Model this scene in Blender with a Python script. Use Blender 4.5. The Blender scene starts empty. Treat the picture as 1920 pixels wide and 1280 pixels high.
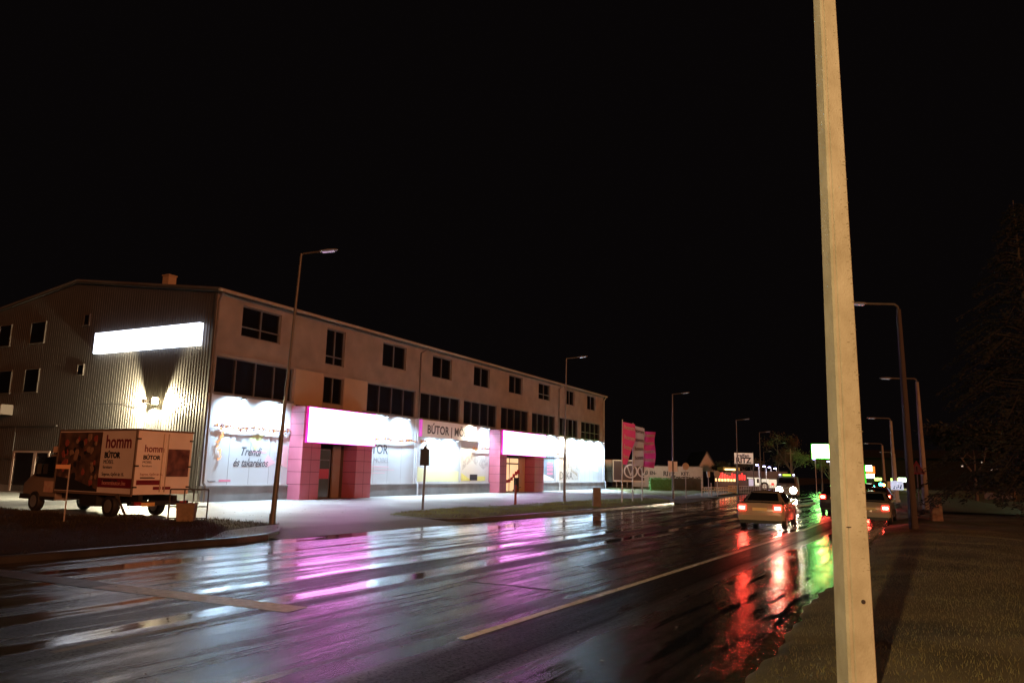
import bpy, bmesh, math, random
import numpy as np
from mathutils import Vector, Matrix
R = math.radians
random.seed(7); np.random.seed(7)
sc = bpy.context.scene
COL = sc.collection

# ------------------------------------------------------------------ camera
cam_d = bpy.data.cameras.new('camera'); cam = bpy.data.objects.new('camera', cam_d); COL.objects.link(cam)
cam_d.sensor_width = 36; cam_d.lens = 26.0; cam_d.clip_start = 0.1; cam_d.clip_end = 3000
PITCH, ROLL = R(9.9), R(1.22)
cam.matrix_world = Matrix.Translation((0, 0, 1.95)) @ Matrix.Rotation(R(90) + PITCH, 4, 'X') @ Matrix.Rotation(ROLL, 4, 'Z')
sc.camera = cam
# ------------------------------------------------------------------ world: black overcast night
w = bpy.data.worlds.new('World'); sc.world = w; w.use_nodes = True
bg = w.node_tree.nodes['Background']; bg.inputs[0].default_value = (1.0, 0.72, 0.75, 1); bg.inputs[1].default_value = 0.0022
# ------------------------------------------------------------------ one weak warm town-glow sun (low, from the right of the road)
sd = bpy.data.lights.new('town_glow', 'SUN'); so = bpy.data.objects.new('town_glow', sd); COL.objects.link(so)
sd.energy = 1.35; sd.angle = R(12); sd.color = (1.0, 0.33, 0.12)
_az = R(147); _el = R(11)
sdir = Vector((math.sin(_az) * math.cos(_el), math.cos(_az) * math.cos(_el), math.sin(_el)))
so.rotation_euler = sdir.to_track_quat('Z', 'Y').to_euler(); so.location = (60, -20, 30)
# exposure
sc.view_settings.view_transform = 'Standard'; sc.view_settings.look = 'None'
sc.view_settings.exposure = 0; sc.view_settings.gamma = 1; sc.view_settings.use_curve_mapping = False
try:
    sc.cycles.use_denoising = True; sc.cycles.max_bounces = 6; sc.cycles.sample_clamp_indirect = 50
    sc.cycles.use_light_tree = True
except Exception: pass

# ------------------------------------------------------------------ helpers
MATS = {}
def mat(name, base=(.5, .5, .5), rough=.6, metal=0., emit=None, es=1., var=0., vscale=3., bump=0., bscale=30., spec=.5, coat=0., alpha=None, stretch=(1, 1, 1), base2=None, trans=0.):
    if name in MATS: return MATS[name]
    m = bpy.data.materials.new(name); m.use_nodes = True; nt = m.node_tree; b = nt.nodes['Principled BSDF']
    b.inputs['Base Color'].default_value = (*base, 1); b.inputs['Roughness'].default_value = rough
    b.inputs['Metallic'].default_value = metal; b.inputs['Specular IOR Level'].default_value = spec
    b.inputs['Coat Weight'].default_value = coat; b.inputs['Coat Roughness'].default_value = .06
    if trans: b.inputs['Transmission Weight'].default_value = trans
    if emit is not None:
        b.inputs['Emission Color'].default_value = (*emit, 1); b.inputs['Emission Strength'].default_value = es
    if var or bump or base2:
        tc = nt.nodes.new('ShaderNodeTexCoord'); mp = nt.nodes.new('ShaderNodeMapping'); mp.inputs['Scale'].default_value = stretch
        nt.links.new(tc.outputs['Object'], mp.inputs[0])
    if var or base2:
        n = nt.nodes.new('ShaderNodeTexNoise'); n.inputs['Scale'].default_value = vscale; n.inputs['Detail'].default_value = 6
        nt.links.new(mp.outputs[0], n.inputs[0])
        cr = nt.nodes.new('ShaderNodeValToRGB'); cr.color_ramp.elements[0].position = .3; cr.color_ramp.elements[1].position = .7
        c2 = base2 if base2 else tuple(c * (1 - var) for c in base)
        cr.color_ramp.elements[0].color = (*c2, 1); cr.color_ramp.elements[1].color = (*base, 1)
        nt.links.new(n.outputs['Fac'], cr.inputs[0]); nt.links.new(cr.outputs[0], b.inputs['Base Color'])
    if bump:
        n2 = nt.nodes.new('ShaderNodeTexNoise'); n2.inputs['Scale'].default_value = bscale; n2.inputs['Detail'].default_value = 4
        nt.links.new(mp.outputs[0], n2.inputs[0])
        bp = nt.nodes.new('ShaderNodeBump'); bp.inputs['Strength'].default_value = bump; bp.inputs['Distance'].default_value = .02
        nt.links.new(n2.outputs['Fac'], bp.inputs['Height']); nt.links.new(bp.outputs[0], b.inputs['Normal'])
    MATS[name] = m
    return m

class MB:
    def __init__(s): s.v = []; s.f = []; s.m = []
    def add(s, vs, fs, mi=0):
        o = len(s.v); s.v += [tuple(p) for p in vs]; s.f += [tuple(i + o for i in f) for f in fs]; s.m += [mi] * len(fs); return s
    def box(s, x0, x1, y0, y1, z0, z1, mi=0):
        return s.add([(x0, y0, z0), (x1, y0, z0), (x1, y1, z0), (x0, y1, z0), (x0, y0, z1), (x1, y0, z1), (x1, y1, z1), (x0, y1, z1)],
                     [(0, 3, 2, 1), (4, 5, 6, 7), (0, 1, 5, 4), (1, 2, 6, 5), (2, 3, 7, 6), (3, 0, 4, 7)], mi)
    def tube(s, p0, p1, r0, r1=None, n=12, mi=0, cap=True):
        r1 = r0 if r1 is None else r1
        p0, p1 = Vector(p0), Vector(p1); d = (p1 - p0).normalized()
        a = d.orthogonal().normalized(); b = d.cross(a)
        vs = []
        for p, r in ((p0, r0), (p1, r1)):
            for k in range(n):
                t = 2 * math.pi * k / n; vs.append(p + a * math.cos(t) * r + b * math.sin(t) * r)
        fs = [(k, (k + 1) % n, n + (k + 1) % n, n + k) for k in range(n)]
        if cap: fs += [tuple(range(n - 1, -1, -1)), tuple(range(n, 2 * n))]
        return s.add(vs, fs, mi)
    def path(s, pts, r, n=8, mi=0):
        for i in range(len(pts) - 1):
            ra = r[i] if isinstance(r, (list, tuple)) else r; rb = r[i + 1] if isinstance(r, (list, tuple)) else r
            s.tube(pts[i], pts[i + 1], ra, rb, n, mi)
        return s
    def loft(s, rings, mi=0, caps=True, closed=True):
        n = len(rings[0]); vs = [p for r in rings for p in r]; fs = []
        for i in range(len(rings) - 1):
            for k in range(n if closed else n - 1):
                k2 = (k + 1) % n
                fs.append((i * n + k, i * n + k2, (i + 1) * n + k2, (i + 1) * n + k))
        if caps: fs += [tuple(range(n - 1, -1, -1)), tuple((len(rings) - 1) * n + k for k in range(n))]
        return s.add(vs, fs, mi)
    def prism(s, poly, axis, a, b, mi=0):
        # poly: 2-D points, extruded along axis (0 x, 1 y, 2 z) from a to b
        def P(u, v, t): return {0: (t, u, v), 1: (u, t, v), 2: (u, v, t)}[axis]
        n = len(poly); vs = [P(u, v, a) for u, v in poly] + [P(u, v, b) for u, v in poly]
        fs = [(k, (k + 1) % n, n + (k + 1) % n, n + k) for k in range(n)] + [tuple(range(n - 1, -1, -1)), tuple(range(n, 2 * n))]
        return s.add(vs, fs, mi)
    def ring(s, c, ax, R0, R1, th, n=28, mi=0):
        # flat ring (annulus) with thickness, axis 'y': in the xz-plane
        cx, cy, cz = c; vs = []
        for k in range(n):
            t = 2 * math.pi * k / n; C_, S_ = math.cos(t), math.sin(t)
            for rr, yy in ((R0, 0), (R1, 0), (R1, th), (R0, th)):
                vs.append((cx + rr * C_, cy + yy, cz + rr * S_) if ax == 'y' else (cx + yy, cy + rr * C_, cz + rr * S_))
        fs = []
        for k in range(n):
            k2 = (k + 1) % n
            for j in range(4): fs.append((k * 4 + j, k * 4 + (j + 1) % 4, k2 * 4 + (j + 1) % 4, k2 * 4 + j))
        return s.add(vs, fs, mi)
    def quad(s, a, b, c, d, mi=0): return s.add([a, b, c, d], [(0, 1, 2, 3)], mi)
    def disc(s, c, r, normal, n=20, mi=0, th=.01):
        d = Vector(normal).normalized() * th; return s.tube(Vector(c), Vector(c) + d, r, r, n, mi)
    def build(s, name, mats, parent=None, smooth=False, label=None):
        me = bpy.data.meshes.new(name); me.from_pydata(s.v, [], s.f)
        if not isinstance(mats, (list, tuple)): mats = [mats]
        for m_ in mats: me.materials.append(m_)
        for p, i in zip(me.polygons, s.m): p.material_index = i
        bm = bmesh.new(); bm.from_mesh(me); bmesh.ops.recalc_face_normals(bm, faces=bm.faces); bm.to_mesh(me); bm.free()
        if smooth:
            for p in me.polygons: p.use_smooth = True
            try: me.set_sharp_from_angle(angle=R(38))
            except Exception: pass
        o = bpy.data.objects.new(name, me); COL.objects.link(o)
        if parent: o.parent = parent
        if label: o['label'] = label
        return o
def tag(o, label=None, cat=None, group=None, kind=None):
    if label: o['label'] = label
    if cat: o['category'] = cat
    if group: o['group'] = group
    if kind: o['kind'] = kind
    return o
def thing(name, loc, rz, label, cat, group=None):
    o = bpy.data.objects.new(name, None); COL.objects.link(o); o.location = loc; o.rotation_euler = (0, 0, rz); o.empty_display_size = .3
    return tag(o, label, cat, group)
def copy_tree(o, parent=None):
    c = o.copy(); COL.objects.link(c)
    if parent: c.parent = parent
    for ch in list(o.children): copy_tree(ch, c)
    return c
def dup(o, loc, rz, label, group=None):
    c = copy_tree(o); c.location = loc; c.rotation_euler = (0, 0, rz); c['label'] = label
    if group: c['group'] = group
    return c
def text(s, size, m, parent, loc, rot, name='lettering', align='LEFT', bold=0., shear=0., sx=1., warp=None, th=.004, spacing=1.):
    cu = bpy.data.curves.new('t', 'FONT'); cu.body = s; cu.size = size; cu.align_x = align; cu.align_y = 'BOTTOM_BASELINE'
    cu.extrude = th; cu.offset = bold; cu.shear = shear; cu.resolution_u = 3; cu.space_character = spacing; cu.space_line = .95
    o = bpy.data.objects.new('t', cu); COL.objects.link(o)
    dg = bpy.context.evaluated_depsgraph_get(); dg.update()
    me = bpy.data.meshes.new_from_object(o.evaluated_get(dg)); bpy.data.objects.remove(o)
    me.materials.clear(); me.materials.append(m); me.name = name
    M = Matrix.Translation(loc) @ Matrix.Rotation(rot[2], 4, 'Z') @ Matrix.Rotation(rot[0], 4, 'X') @ Matrix.Diagonal((sx, 1, 1, 1))
    me.transform(M)
    if warp:
        for v in me.vertices: v.co = Vector(warp(v.co))
    ob = bpy.data.objects.new(name, me); COL.objects.link(ob)
    if parent: ob.parent = parent
    return ob
FX = (R(90), 0, 0)      # text standing up, facing local -Y
RZ_ROAD = R(-30.5)      # road frame: local x = across (q), local y = along (t)
def W(q, t, z=0.): return (.5075 * t + .8616 * q, .8616 * t - .5075 * q, z)
RZ_B = R(62.4)          # building frame: local x along the shop front, -y faces the road
B0 = Vector((-15.11, 36.88, 0.10))
def B(x, y, z=0.):
    c, s_ = math.cos(RZ_B), math.sin(RZ_B); return (B0.x + x * c - y * s_, B0.y + x * s_ + y * c, B0.z + z)
def spot(name, loc, direction, energy, color, size, blend=.5, rad=.05, kind='SPOT'):
    l = bpy.data.lights.new(name, kind); l.energy = energy; l.color = color; l.shadow_soft_size = rad
    if kind == 'SPOT': l.spot_size = R(size); l.spot_blend = blend
    o = bpy.data.objects.new(name, l); COL.objects.link(o); o.location = loc
    o.rotation_euler = (-Vector(direction)).to_track_quat('Z', 'Y').to_euler()
    return o

# ------------------------------------------------------------------ materials
def wet_road():
    m = bpy.data.materials.new('wet_asphalt'); m.use_nodes = True; nt = m.node_tree; N = nt.nodes; L = nt.links; b = N['Principled BSDF']
    tc = N.new('ShaderNodeTexCoord'); sep = N.new('ShaderNodeSeparateXYZ'); L.new(tc.outputs['Object'], sep.inputs[0])
    def noise(scale, st, det=3, rough=.5):
        mp = N.new('ShaderNodeMapping'); mp.inputs['Scale'].default_value = st; L.new(tc.outputs['Object'], mp.inputs[0])
        n = N.new('ShaderNodeTexNoise'); n.inputs['Scale'].default_value = scale; n.inputs['Detail'].default_value = det; n.inputs['Roughness'].default_value = rough
        L.new(mp.outputs[0], n.inputs[0]); return n.outputs['Fac']
    def math_(op, a, b_=None, c=None, clamp=False):
        n = N.new('ShaderNodeMath'); n.operation = op; n.use_clamp = clamp
        for i, x in enumerate((a, b_, c)):
            if x is None: continue
            if isinstance(x, (int, float)): n.inputs[i].default_value = x
            else: L.new(x, n.inputs[i])
        return n.outputs[0]
    # wobble the across coordinate a little so ruts are not ruler-straight
    wob = noise(1., (.0, .11, 0), 3); q = math_('ADD', sep.outputs[0], math_('MULTIPLY', math_('SUBTRACT', wob, .5), .55))
    # profile across the road: wetness 0 (grainy) .. 1 (standing film)
    cr = N.new('ShaderNodeValToRGB'); cr.color_ramp.interpolation = 'LINEAR'
    e = cr.color_ramp.elements
    prof = [(-16.0, .95), (-14.6, .75), (-13.5, .9), (-12.3, .62), (-11.4, .85), (-10.55, .35), (-10.3, .9), (-10.0, .9), (-9.75, .25), (-9.0, .3), (-8.75, 1.), (-8.55, 1.), (-8.3, .3),
            (-7.4, .62), (-6.6, .42), (-5.9, .55), (-5.2, .40), (-4.85, .02), (-4.1, .0), (-3.75, .6), (-3.2, .72), (-2.4, .75), (-1.5, .8)]
    def pos(x): return (x + 18.) / 18.
    e[0].position = pos(prof[0][0]); e[0].color = (prof[0][1],) * 3 + (1,); e[1].position = pos(prof[-1][0]); e[1].color = (prof[-1][1],) * 3 + (1,)
    for x, v in prof[1:-1]:
        k = e.new(pos(x)); k.color = (v, v, v, 1)
    L.new(math_('DIVIDE', math_('ADD', q, 18.), 18.), cr.inputs[0])
    wet0 = N.new('ShaderNodeSeparateColor'); L.new(cr.outputs[0], wet0.inputs[0])
    streak = noise(1., (2.4, .15, 1), 5, .6); blot = noise(1., (1.3, .55, 1), 4, .6)
    fine = noise(1., (7., .35, 1), 4, .6)
    s1 = math_('MULTIPLY', math_('SUBTRACT', streak, .5), 3.0)
    s2 = math_('MULTIPLY', math_('SUBTRACT', fine, .5), 1.0)
    near_ = math_('MULTIPLY', math_('ADD', q, 10.5), .25, clamp=True)
    s1 = math_('ADD', math_('MULTIPLY', s1, math_('SUBTRACT', 1., math_('MULTIPLY', near_, .5))), math_('MULTIPLY', math_('SUBTRACT', blot, .5), .7))
    wet = math_('ADD', math_('ADD', wet0.outputs[0], s1), s2, clamp=True)
    grain = noise(90., (1, 1, 1), 2, .6)
    # roughness
    rg = math_('ADD', math_('MULTIPLY', math_('SUBTRACT', 1., wet), .36), .06)
    rg = math_('ADD', rg, math_('MULTIPLY', math_('SUBTRACT', grain, .5), .10)); L.new(rg, b.inputs['Roughness'])
    # dry-ish grain loses its gloss
    agg = noise(24., (1, 1, 1), 4, .8); agg2 = noise(11., (1, .6, 1), 2, .6)
    gr = math_('ADD', math_('MULTIPLY', math_('SUBTRACT', agg, .5), 8.5), math_('MULTIPLY', math_('SUBTRACT', agg2, .5), 1.6))
    gr = math_('ADD', 1., math_('MULTIPLY', gr, math_('SUBTRACT', 1.05, wet)))
    gr = math_('MAXIMUM', gr, .05)
    sp = math_('MULTIPLY', math_('MULTIPLY', math_('ADD', math_('MULTIPLY', wet, .35), .95), gr), math_('MULTIPLY', wet0.outputs[0], 4., clamp=True)); L.new(sp, b.inputs['Specular IOR Level'])
    mix = N.new('ShaderNodeMix'); mix.data_type = 'RGBA'; mix.inputs[6].default_value = (.015, .015, .018, 1); mix.inputs[7].default_value = (.008, .008, .010, 1)
    L.new(wet, mix.inputs[0]); L.new(mix.outputs[2], b.inputs['Base Color'])
    bp = N.new('ShaderNodeBump'); bp.inputs['Distance'].default_value = .010
    dry = math_('SUBTRACT', 1., wet)
    L.new(math_('ADD', math_('MULTIPLY', dry, .6), .035), bp.inputs['Strength'])
    L.new(math_('ADD', noise(75., (1, 1, 1), 4, .8), math_('MULTIPLY', noise(7., (1, .3, 1), 2), .35)), bp.inputs['Height']); L.new(bp.outputs[0], b.inputs['Normal'])
    return m
M_ROAD = wet_road()
M_LOT = mat('lot_asphalt', (.26, .27, .27), .5, var=.35, vscale=.35, bump=.35, bscale=40, spec=.25)
M_GROUND = mat('dark_ground', (.03, .028, .022), .8, var=.5, vscale=.2)
M_KERB = mat('kerb_concrete', (.055, .055, .058), .3, var=.4, vscale=2.5, bump=.3, bscale=25)
M_VERGE = mat('verge_soil', (.11, .085, .048), .9, base2=(.022, .017, .010), vscale=.8, bump=.6, bscale=18)
M_ISLAND = mat('island_turf', (.10, .13, .035), .9, base2=(.05, .035, .018), vscale=.5, bump=.6, bscale=18)
M_GRASS = mat('grass_blades', (.13, .125, .045), .7, base2=(.065, .042, .022), vscale=1.2)
M_GRASSG = mat('green_blades', (.17, .24, .05), .7, base2=(.09, .08, .03), vscale=.9)
M_PAINT = mat('road_paint', (.66, .62, .60), .4, var=.45, vscale=9, bump=.15, bscale=60)
M_PAINT_OLD = mat('worn_road_paint', (.20, .17, .12), .42, var=.65, vscale=5, bump=.2, bscale=60)
M_PLASTER = mat('brown_plaster', (.26, .21, .17), .85, var=.30, vscale=.9, bump=.5, bscale=70)
M_PLASTER2 = mat('ochre_plaster', (.36, .27, .18), .85, var=.12, vscale=1.2, bump=.4, bscale=60)
M_CLAD = mat('corrugated_cladding', (.046, .044, .041), .5, var=.25, vscale=.7, metal=0., bump=.12, bscale=40)
M_DARKGLASS = mat('dark_window_glass', (.006, .007, .010), .08, spec=.5)
M_FRAME = mat('grey_window_frame', (.10, .10, .105), .5)
M_PLINTH = mat('plinth_concrete', (.20, .215, .22), .75, var=.35, vscale=.9, bump=.5, bscale=30)
M_FILM = mat('white_window_film', (.46, .50, .53), .5, var=.06, vscale=.5)
M_FILMLINE = mat('film_seam', (.32, .34, .36), .5)
M_GUTTER = mat('gutter_metal', (.42, .36, .30), .35, metal=.3)
M_PIPE = mat('downpipe_metal', (.16, .13, .11), .4, metal=.2, var=.3, vscale=2)
M_PIPEW = mat('pale_downpipe', (.45, .45, .46), .4)
M_PINK = mat('pink_cladding', (.42, .12, .18), .42, var=.12, vscale=1.5)
M_PINKSEAM = mat('cladding_seam', (.10, .02, .04), .6)
M_SIGN = mat('lightbox_magenta_white', (.8, .8, .8), .4, emit=(5.6, 1.75, 5.7), es=1.)
M_SIGNEDGE = mat('lightbox_magenta_edge', (.6, .03, .35), .4, emit=(.55, .01, .32), es=1.)
M_SIGNW = mat('lightbox_cool_white', (.8, .8, .8), .4, emit=(3.4, 3.7, 4.4), es=1.)
M_SIGNTXT = mat('washed_out_lettering', (.8, .8, .8), .4, emit=(.93, .93, .97), es=1.)
M_BOARD = mat('white_sign_board', (.70, .70, .68), .45)
M_BLACK = mat('black_lettering', (.015, .015, .02), .5)
M_INK = mat('dark_blue_lettering', (.07, .075, .09), .5)
M_INKSOFT = mat('faded_lettering', (.33, .35, .38), .5)
M_PINKINK = mat('pink_print', (.62, .20, .30), .5)
M_PINKSOFT = mat('soft_pink_print', (.64, .42, .48), .5)
M_GREENSOFT = mat('soft_green_print', (.50, .62, .30), .5)
M_YELLOWP = mat('yellow_print', (.66, .62, .18), .5, var=.25, vscale=2)
M_GREYP = mat('grey_print', (.27, .26, .25), .5, base2=(.5, .48, .45), vscale=4)
M_BROWNP = mat('brown_print', (.16, .13, .11), .5, base2=(.42, .36, .28), vscale=6)
M_STEEL = mat('grey_painted_steel', (.13, .125, .12), .45, metal=.2, var=.25, vscale=3)
M_LAMPHEAD = mat('lamp_head_aluminium', (.42, .42, .44), .35, metal=.3)
M_LAMPGLASS = mat('dim_lamp_glass', (.5, .5, .52), .25, emit=(.16, .15, .17), es=1.)
M_CONC = mat('pole_concrete', (.47, .44, .38), .85, base2=(.33, .30, .24), vscale=3.5, bump=.35, bscale=45, stretch=(1.6, 1.6, 1.))
M_CONC2 = mat('far_pole_concrete', (.34, .31, .27), .8, base2=(.20, .18, .15), vscale=1.5, bump=.3, bscale=30)
M_RUBBER = mat('tyre_rubber', (.012, .012, .013), .7)
M_RIM = mat('wheel_rim', (.32, .32, .33), .35, metal=.6)
M_CARGLASS = mat('car_glass', (.008, .009, .011), .06, spec=.6)
M_PLASTIC = mat('black_plastic', (.02, .02, .022), .5)
M_WHITECAR = mat('white_car_paint', (.34, .30, .24), .25, coat=1.)
M_DARKCAR = mat('dark_car_paint', (.03, .03, .04), .22, coat=1.)
M_TAIL = mat('tail_lamp_red', (.5, .01, .01), .3, emit=(13, .3, .2), es=1.)
M_TAILHOT = mat('tail_lamp_core', (.6, .1, .1), .3, emit=(230, 20, 12.), es=1.)
M_PLATE = mat('number_plate', (.8, .62, .32), .5)
M_HEAD = mat('headlight_glow', (.9, .9, .9), .3, emit=(220, 180, 120), es=1.)
M_BLUEW = mat('bluish_lamp_globe', (.9, .9, .9), .3, emit=(7, 6.5, 14), es=1.)
M_GREEN = mat('green_lightbox', (.8, .8, .8), .4, emit=(11, 36, 7), es=1.)
M_GREENEDGE = mat('green_lightbox_edge', (.05, .5, .05), .4, emit=(.02, .75, .02), es=1.)
M_RED = mat('red_glow', (.5, .02, .02), .4, emit=(1.6, .05, .05), es=1.)
M_WARM = mat('warm_glow', (.8, .6, .3), .4, emit=(2.2, 1.2, .5), es=1.)
M_WARMDIM = mat('warm_dim_light', (.6, .4, .2), .4, emit=(.5, .22, .07), es=1.)

# ------------------------------------------------------------------ ground, road, lot, kerbs
def frame_obj(o):
    o.rotation_euler = (0, 0, RZ_ROAD); return o
g = MB(); g.quad((-900, -400, -.03), (900, -400, -.03), (900, 1400, -.03), (-900, 1400, -.03))
tag(g.build('ground', M_GROUND), kind='structure')
LEFT = [(-40, -15.7), (0, -15.7), (20, -15.7), (44, -15.7), (52, -15.9), (60, -16.6), (85, -19.4), (113, -23), (150, -27.5), (202, -31.8), (280, -37)]
RIGHT = [(-40, -2.0), (7, -2.0), (15, -2.15), (27, -2.3), (36, -2.6), (47, -2.9), (59.5, -3.7), (73, -5.1), (94, -6.8), (130, -10.), (183, -14.8), (287, -24)]
def edge(E, t):
    for (a, qa), (b_, qb) in zip(E, E[1:]):
        if a <= t <= b_: return qa + (qb - qa) * (t - a) / (b_ - a)
    return E[-1][1]
ts = [-40, -20, -10, 0, 7, 15, 20, 27, 36, 44, 47, 52, 60, 66, 73, 85, 94, 113, 130, 150, 183, 202, 240, 280]
rd = MB()
for a, b_ in zip(ts, ts[1:]):
    rd.quad((edge(LEFT, a), a, 0), (edge(RIGHT, a), a, 0), (edge(RIGHT, b_), b_, 0), (edge(LEFT, b_), b_, 0))
tag(frame_obj(rd.build('road', M_ROAD)), kind='structure')
# parking lot in front of the store, with a ramp down to the road between the two grass verges
lot = MB(); TZ = .12
lot.quad((-110, 8, TZ), (-17.2, 8, TZ), (-17.2, 66, TZ), (-110, 66, TZ)); lot.quad((-110, 66, TZ), (-18.2, 66, TZ), (-25, 112, TZ), (-110, 112, TZ))
lot.quad((-17.2, 14.0, TZ), (-15.7, 14.6, .004), (-15.7, 24.0, .004), (-17.2, 24.6, TZ))
lot.quad((-17.2, 50., TZ), (-15.85, 50., .004), (-17.0, 62., .004), (-18.2, 62, TZ))
tag(frame_obj(lot.build('parking_lot', M_LOT)), kind='structure')
# faint seams in the lot
sm = MB()
for (q0, t0, q1, t1) in ((-31, 27.5, -19, 25.5), (-30.5, 41, -21.5, 41.5), (-25.2, 17, -25.8, 60), (-31, 33.8, -22, 33.5)):
    d = Vector((q1 - q0, t1 - t0, 0)).normalized(); n = Vector((-d.y, d.x, 0)) * .035
    a, c = Vector((q0, t0, TZ + .004)), Vector((q1, t1, TZ + .004)); sm.quad(a - n, c - n, c + n, a + n)
tag(frame_obj(sm.build('asphalt_seams', mat('seam_tar', (.03, .03, .032), .3))), kind='structure')
# kerbs
def kerb(name, pts, wdt=.22, h=.14):
    k = MB(); rings = []
    for i, (q, t) in enumerate(pts):
        a = Vector(pts[max(i - 1, 0)]); c = Vector(pts[min(i + 1, len(pts) - 1)]); d = (c - a).normalized(); n = Vector((-d.y, d.x))
        p = Vector((q, t)); p2 = p + n * wdt
        rings.append([(p.x, p.y, -.02), (p.x + n.x * .015, p.y + n.y * .015, h - .03), (p.x + n.x * .04, p.y + n.y * .04, h), (p2.x, p2.y, h), (p2.x, p2.y, -.02)])
    k.loft(rings, closed=True); return tag(frame_obj(k.build(name, M_KERB)), kind='structure')
kerb('kerb', [(-15.7, -40), (-15.7, 0), (-15.7, 10.), (-15.72, 13.2), (-15.95, 14.4), (-16.5, 15.3), (-17.4, 16.2)])
kerb('kerb', [(-18.9, 23.2), (-17.6, 22.9), (-16.3, 23.2), (-15.8, 24.3), (-15.72, 27), (-15.7, 36), (-15.72, 44), (-15.9, 48.5), (-16.6, 50.5), (-17.6, 51.5)])
# right-hand gutter: narrow wet concrete channel
gt = MB()
for a, b_ in zip(ts[:18], ts[1:18]):
    gt.quad((edge(RIGHT, a) - .02, a, .006), (edge(RIGHT, a) + .34, a, .010), (edge(RIGHT, b_) + .34, b_, .010), (edge(RIGHT, b_) - .02, b_, .006))
tag(frame_obj(gt.build('gutter', mat('wet_gutter', (.03, .028, .024), .25, bump=.4, bscale=6))), kind='structure')

def turf(name, outline, m, h=.06, z=.125, step=.5):
    """A mound with a soft edge inside an outline (q, t)."""
    from mathutils.geometry import tessellate_polygon
    qs = [p[0] for p in outline]; tt = [p[1] for p in outline]
    def inside(x, y):
        c = False; n = len(outline)
        for i in range(n):
            x1, y1 = outline[i]; x2, y2 = outline[(i + 1) % n]
            if (y1 > y) != (y2 > y) and x < (x2 - x1) * (y - y1) / (y2 - y1) + x1: c = not c
        return c
    def dist(x, y):
        best = 9
        for i in range(len(outline)):
            a = Vector(outline[i]); b_ = Vector(outline[(i + 1) % len(outline)]); p = Vector((x, y)); ab = b_ - a
            u = max(0, min(1, (p - a).dot(ab) / max(ab.length_squared, 1e-9))); best = min(best, (p - a - ab * u).length)
        return best
    mb = MB(); idx = {}
    nx = int((max(qs) - min(qs)) / step) + 2; ny = int((max(tt) - min(tt)) / step) + 2
    def H(x, y):
        d = dist(x, y); k = min(1, d / .8) if inside(x, y) else -min(1, d * 3)
        return z + (h * k if k > 0 else .12 * k) + (.03 * math.sin(x * 2.3 + y) * math.sin(y * 1.7) if k > 0 else 0) * max(k, 0)
    pts = []
    for i in range(nx):
        for j in range(ny):
            x = min(qs) - .2 + i * step; y = min(tt) - .2 + j * step; idx[i, j] = len(pts); pts.append((x, y, H(x, y)))
    fs = []
    for i in range(nx - 1):
        for j in range(ny - 1):
            f = (idx[i, j], idx[i + 1, j], idx[i + 1, j + 1], idx[i, j + 1])
            if any(pts[k][2] > z - .02 for k in f): fs.append(f)
    mb.add(pts, fs); o = frame_obj(mb.build(name, m, smooth=True)); tag(o, kind='structure'); return inside, H
VERGE_L = [(-15.95, -20), (-15.95, 12.5), (-16.25, 14.2), (-17.2, 15.9), (-18.3, 16.9), (-20.5, 16.6), (-21.6, 15.4), (-23.0, 14.7), (-31, 15.0), (-36, 15.4), (-46, 13.), (-46, -20)]
ISLE = [(-19.4, 23.6), (-17.6, 23.2), (-16.4, 23.6), (-15.98, 25), (-15.95, 36), (-15.98, 44.5), (-16.3, 48.5), (-17.2, 51.5), (-18.6, 53.), (-19.8, 52), (-20.3, 46), (-20.5, 34), (-20.6, 30), (-20.1, 27), (-19.9, 24.6)]
BACKG = [(-21.5, 62), (-19.5, 58), (-20.5, 66), (-22.5, 80), (-27, 100), (-60, 100), (-60, 84), (-36, 83), (-30, 74), (-26.5, 67)]
inL, HL = turf('left_verge', VERGE_L, mat('dark_verge_soil', (.026, .019, .012), .9, base2=(.014, .010, .007), vscale=.8, bump=.5, bscale=18), .12, step=.45)
inI, HI = turf('grass_island', ISLE, M_ISLAND, .07, step=.3)
inB, HB = turf('back_verge', BACKG, M_ISLAND, .10, step=1.0)
# right verge: rises gently from the gutter
def HR(q, t):
    wob = .07 * math.sin(t * .9 + .8 * math.sin(t * .37)) + .03 * math.sin(t * 3.1 + q) + .025 * math.sin(t * 8.3 + 2 * q)
    d = q - edge(RIGHT, t) - .10 - wob
    if d < 0: return max(-.03, d * .5)
    k = min(1., d / 1.3); k = k * k * (3 - 2 * k)
    return .05 * min(1, d / .15) + .15 * k + .025 * math.sin(q * 1.9 + 1.3 * math.sin(t * .9)) * k + .02 * math.sin(t * 2.1 + q) * k
vr = MB(); idx = {}; pts = []
tl = list(np.arange(-12, 2, .5)) + list(np.arange(2, 22, .12)) + list(np.arange(22, 44, .5)) + list(np.arange(44, 150, 2.5))
ql = [-.35, -.25, -.18, -.11, -.04, .03, .10, .17, .24, .32, .4, .5, .65, .85, 1.1, 1.4, 1.9, 2.5, 3.2, 4, 5, 6, 7, 8, 9.5, 11, 13, 15, 18, 22, 27, 33, 40, 50, 70]
for i, t in enumerate(tl):
    for j, dq in enumerate(ql):
        q = edge(RIGHT, t) + dq; pts.append((q, t, HR(q, t)))
n = len(ql)
vr.add(pts, [(i * n + j, i * n + j + 1, (i + 1) * n + j + 1, (i + 1) * n + j) for i in range(len(tl) - 1) for j in range(n - 1)])
tag(frame_obj(vr.build('right_verge', M_VERGE, smooth=True)), kind='structure')
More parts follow.
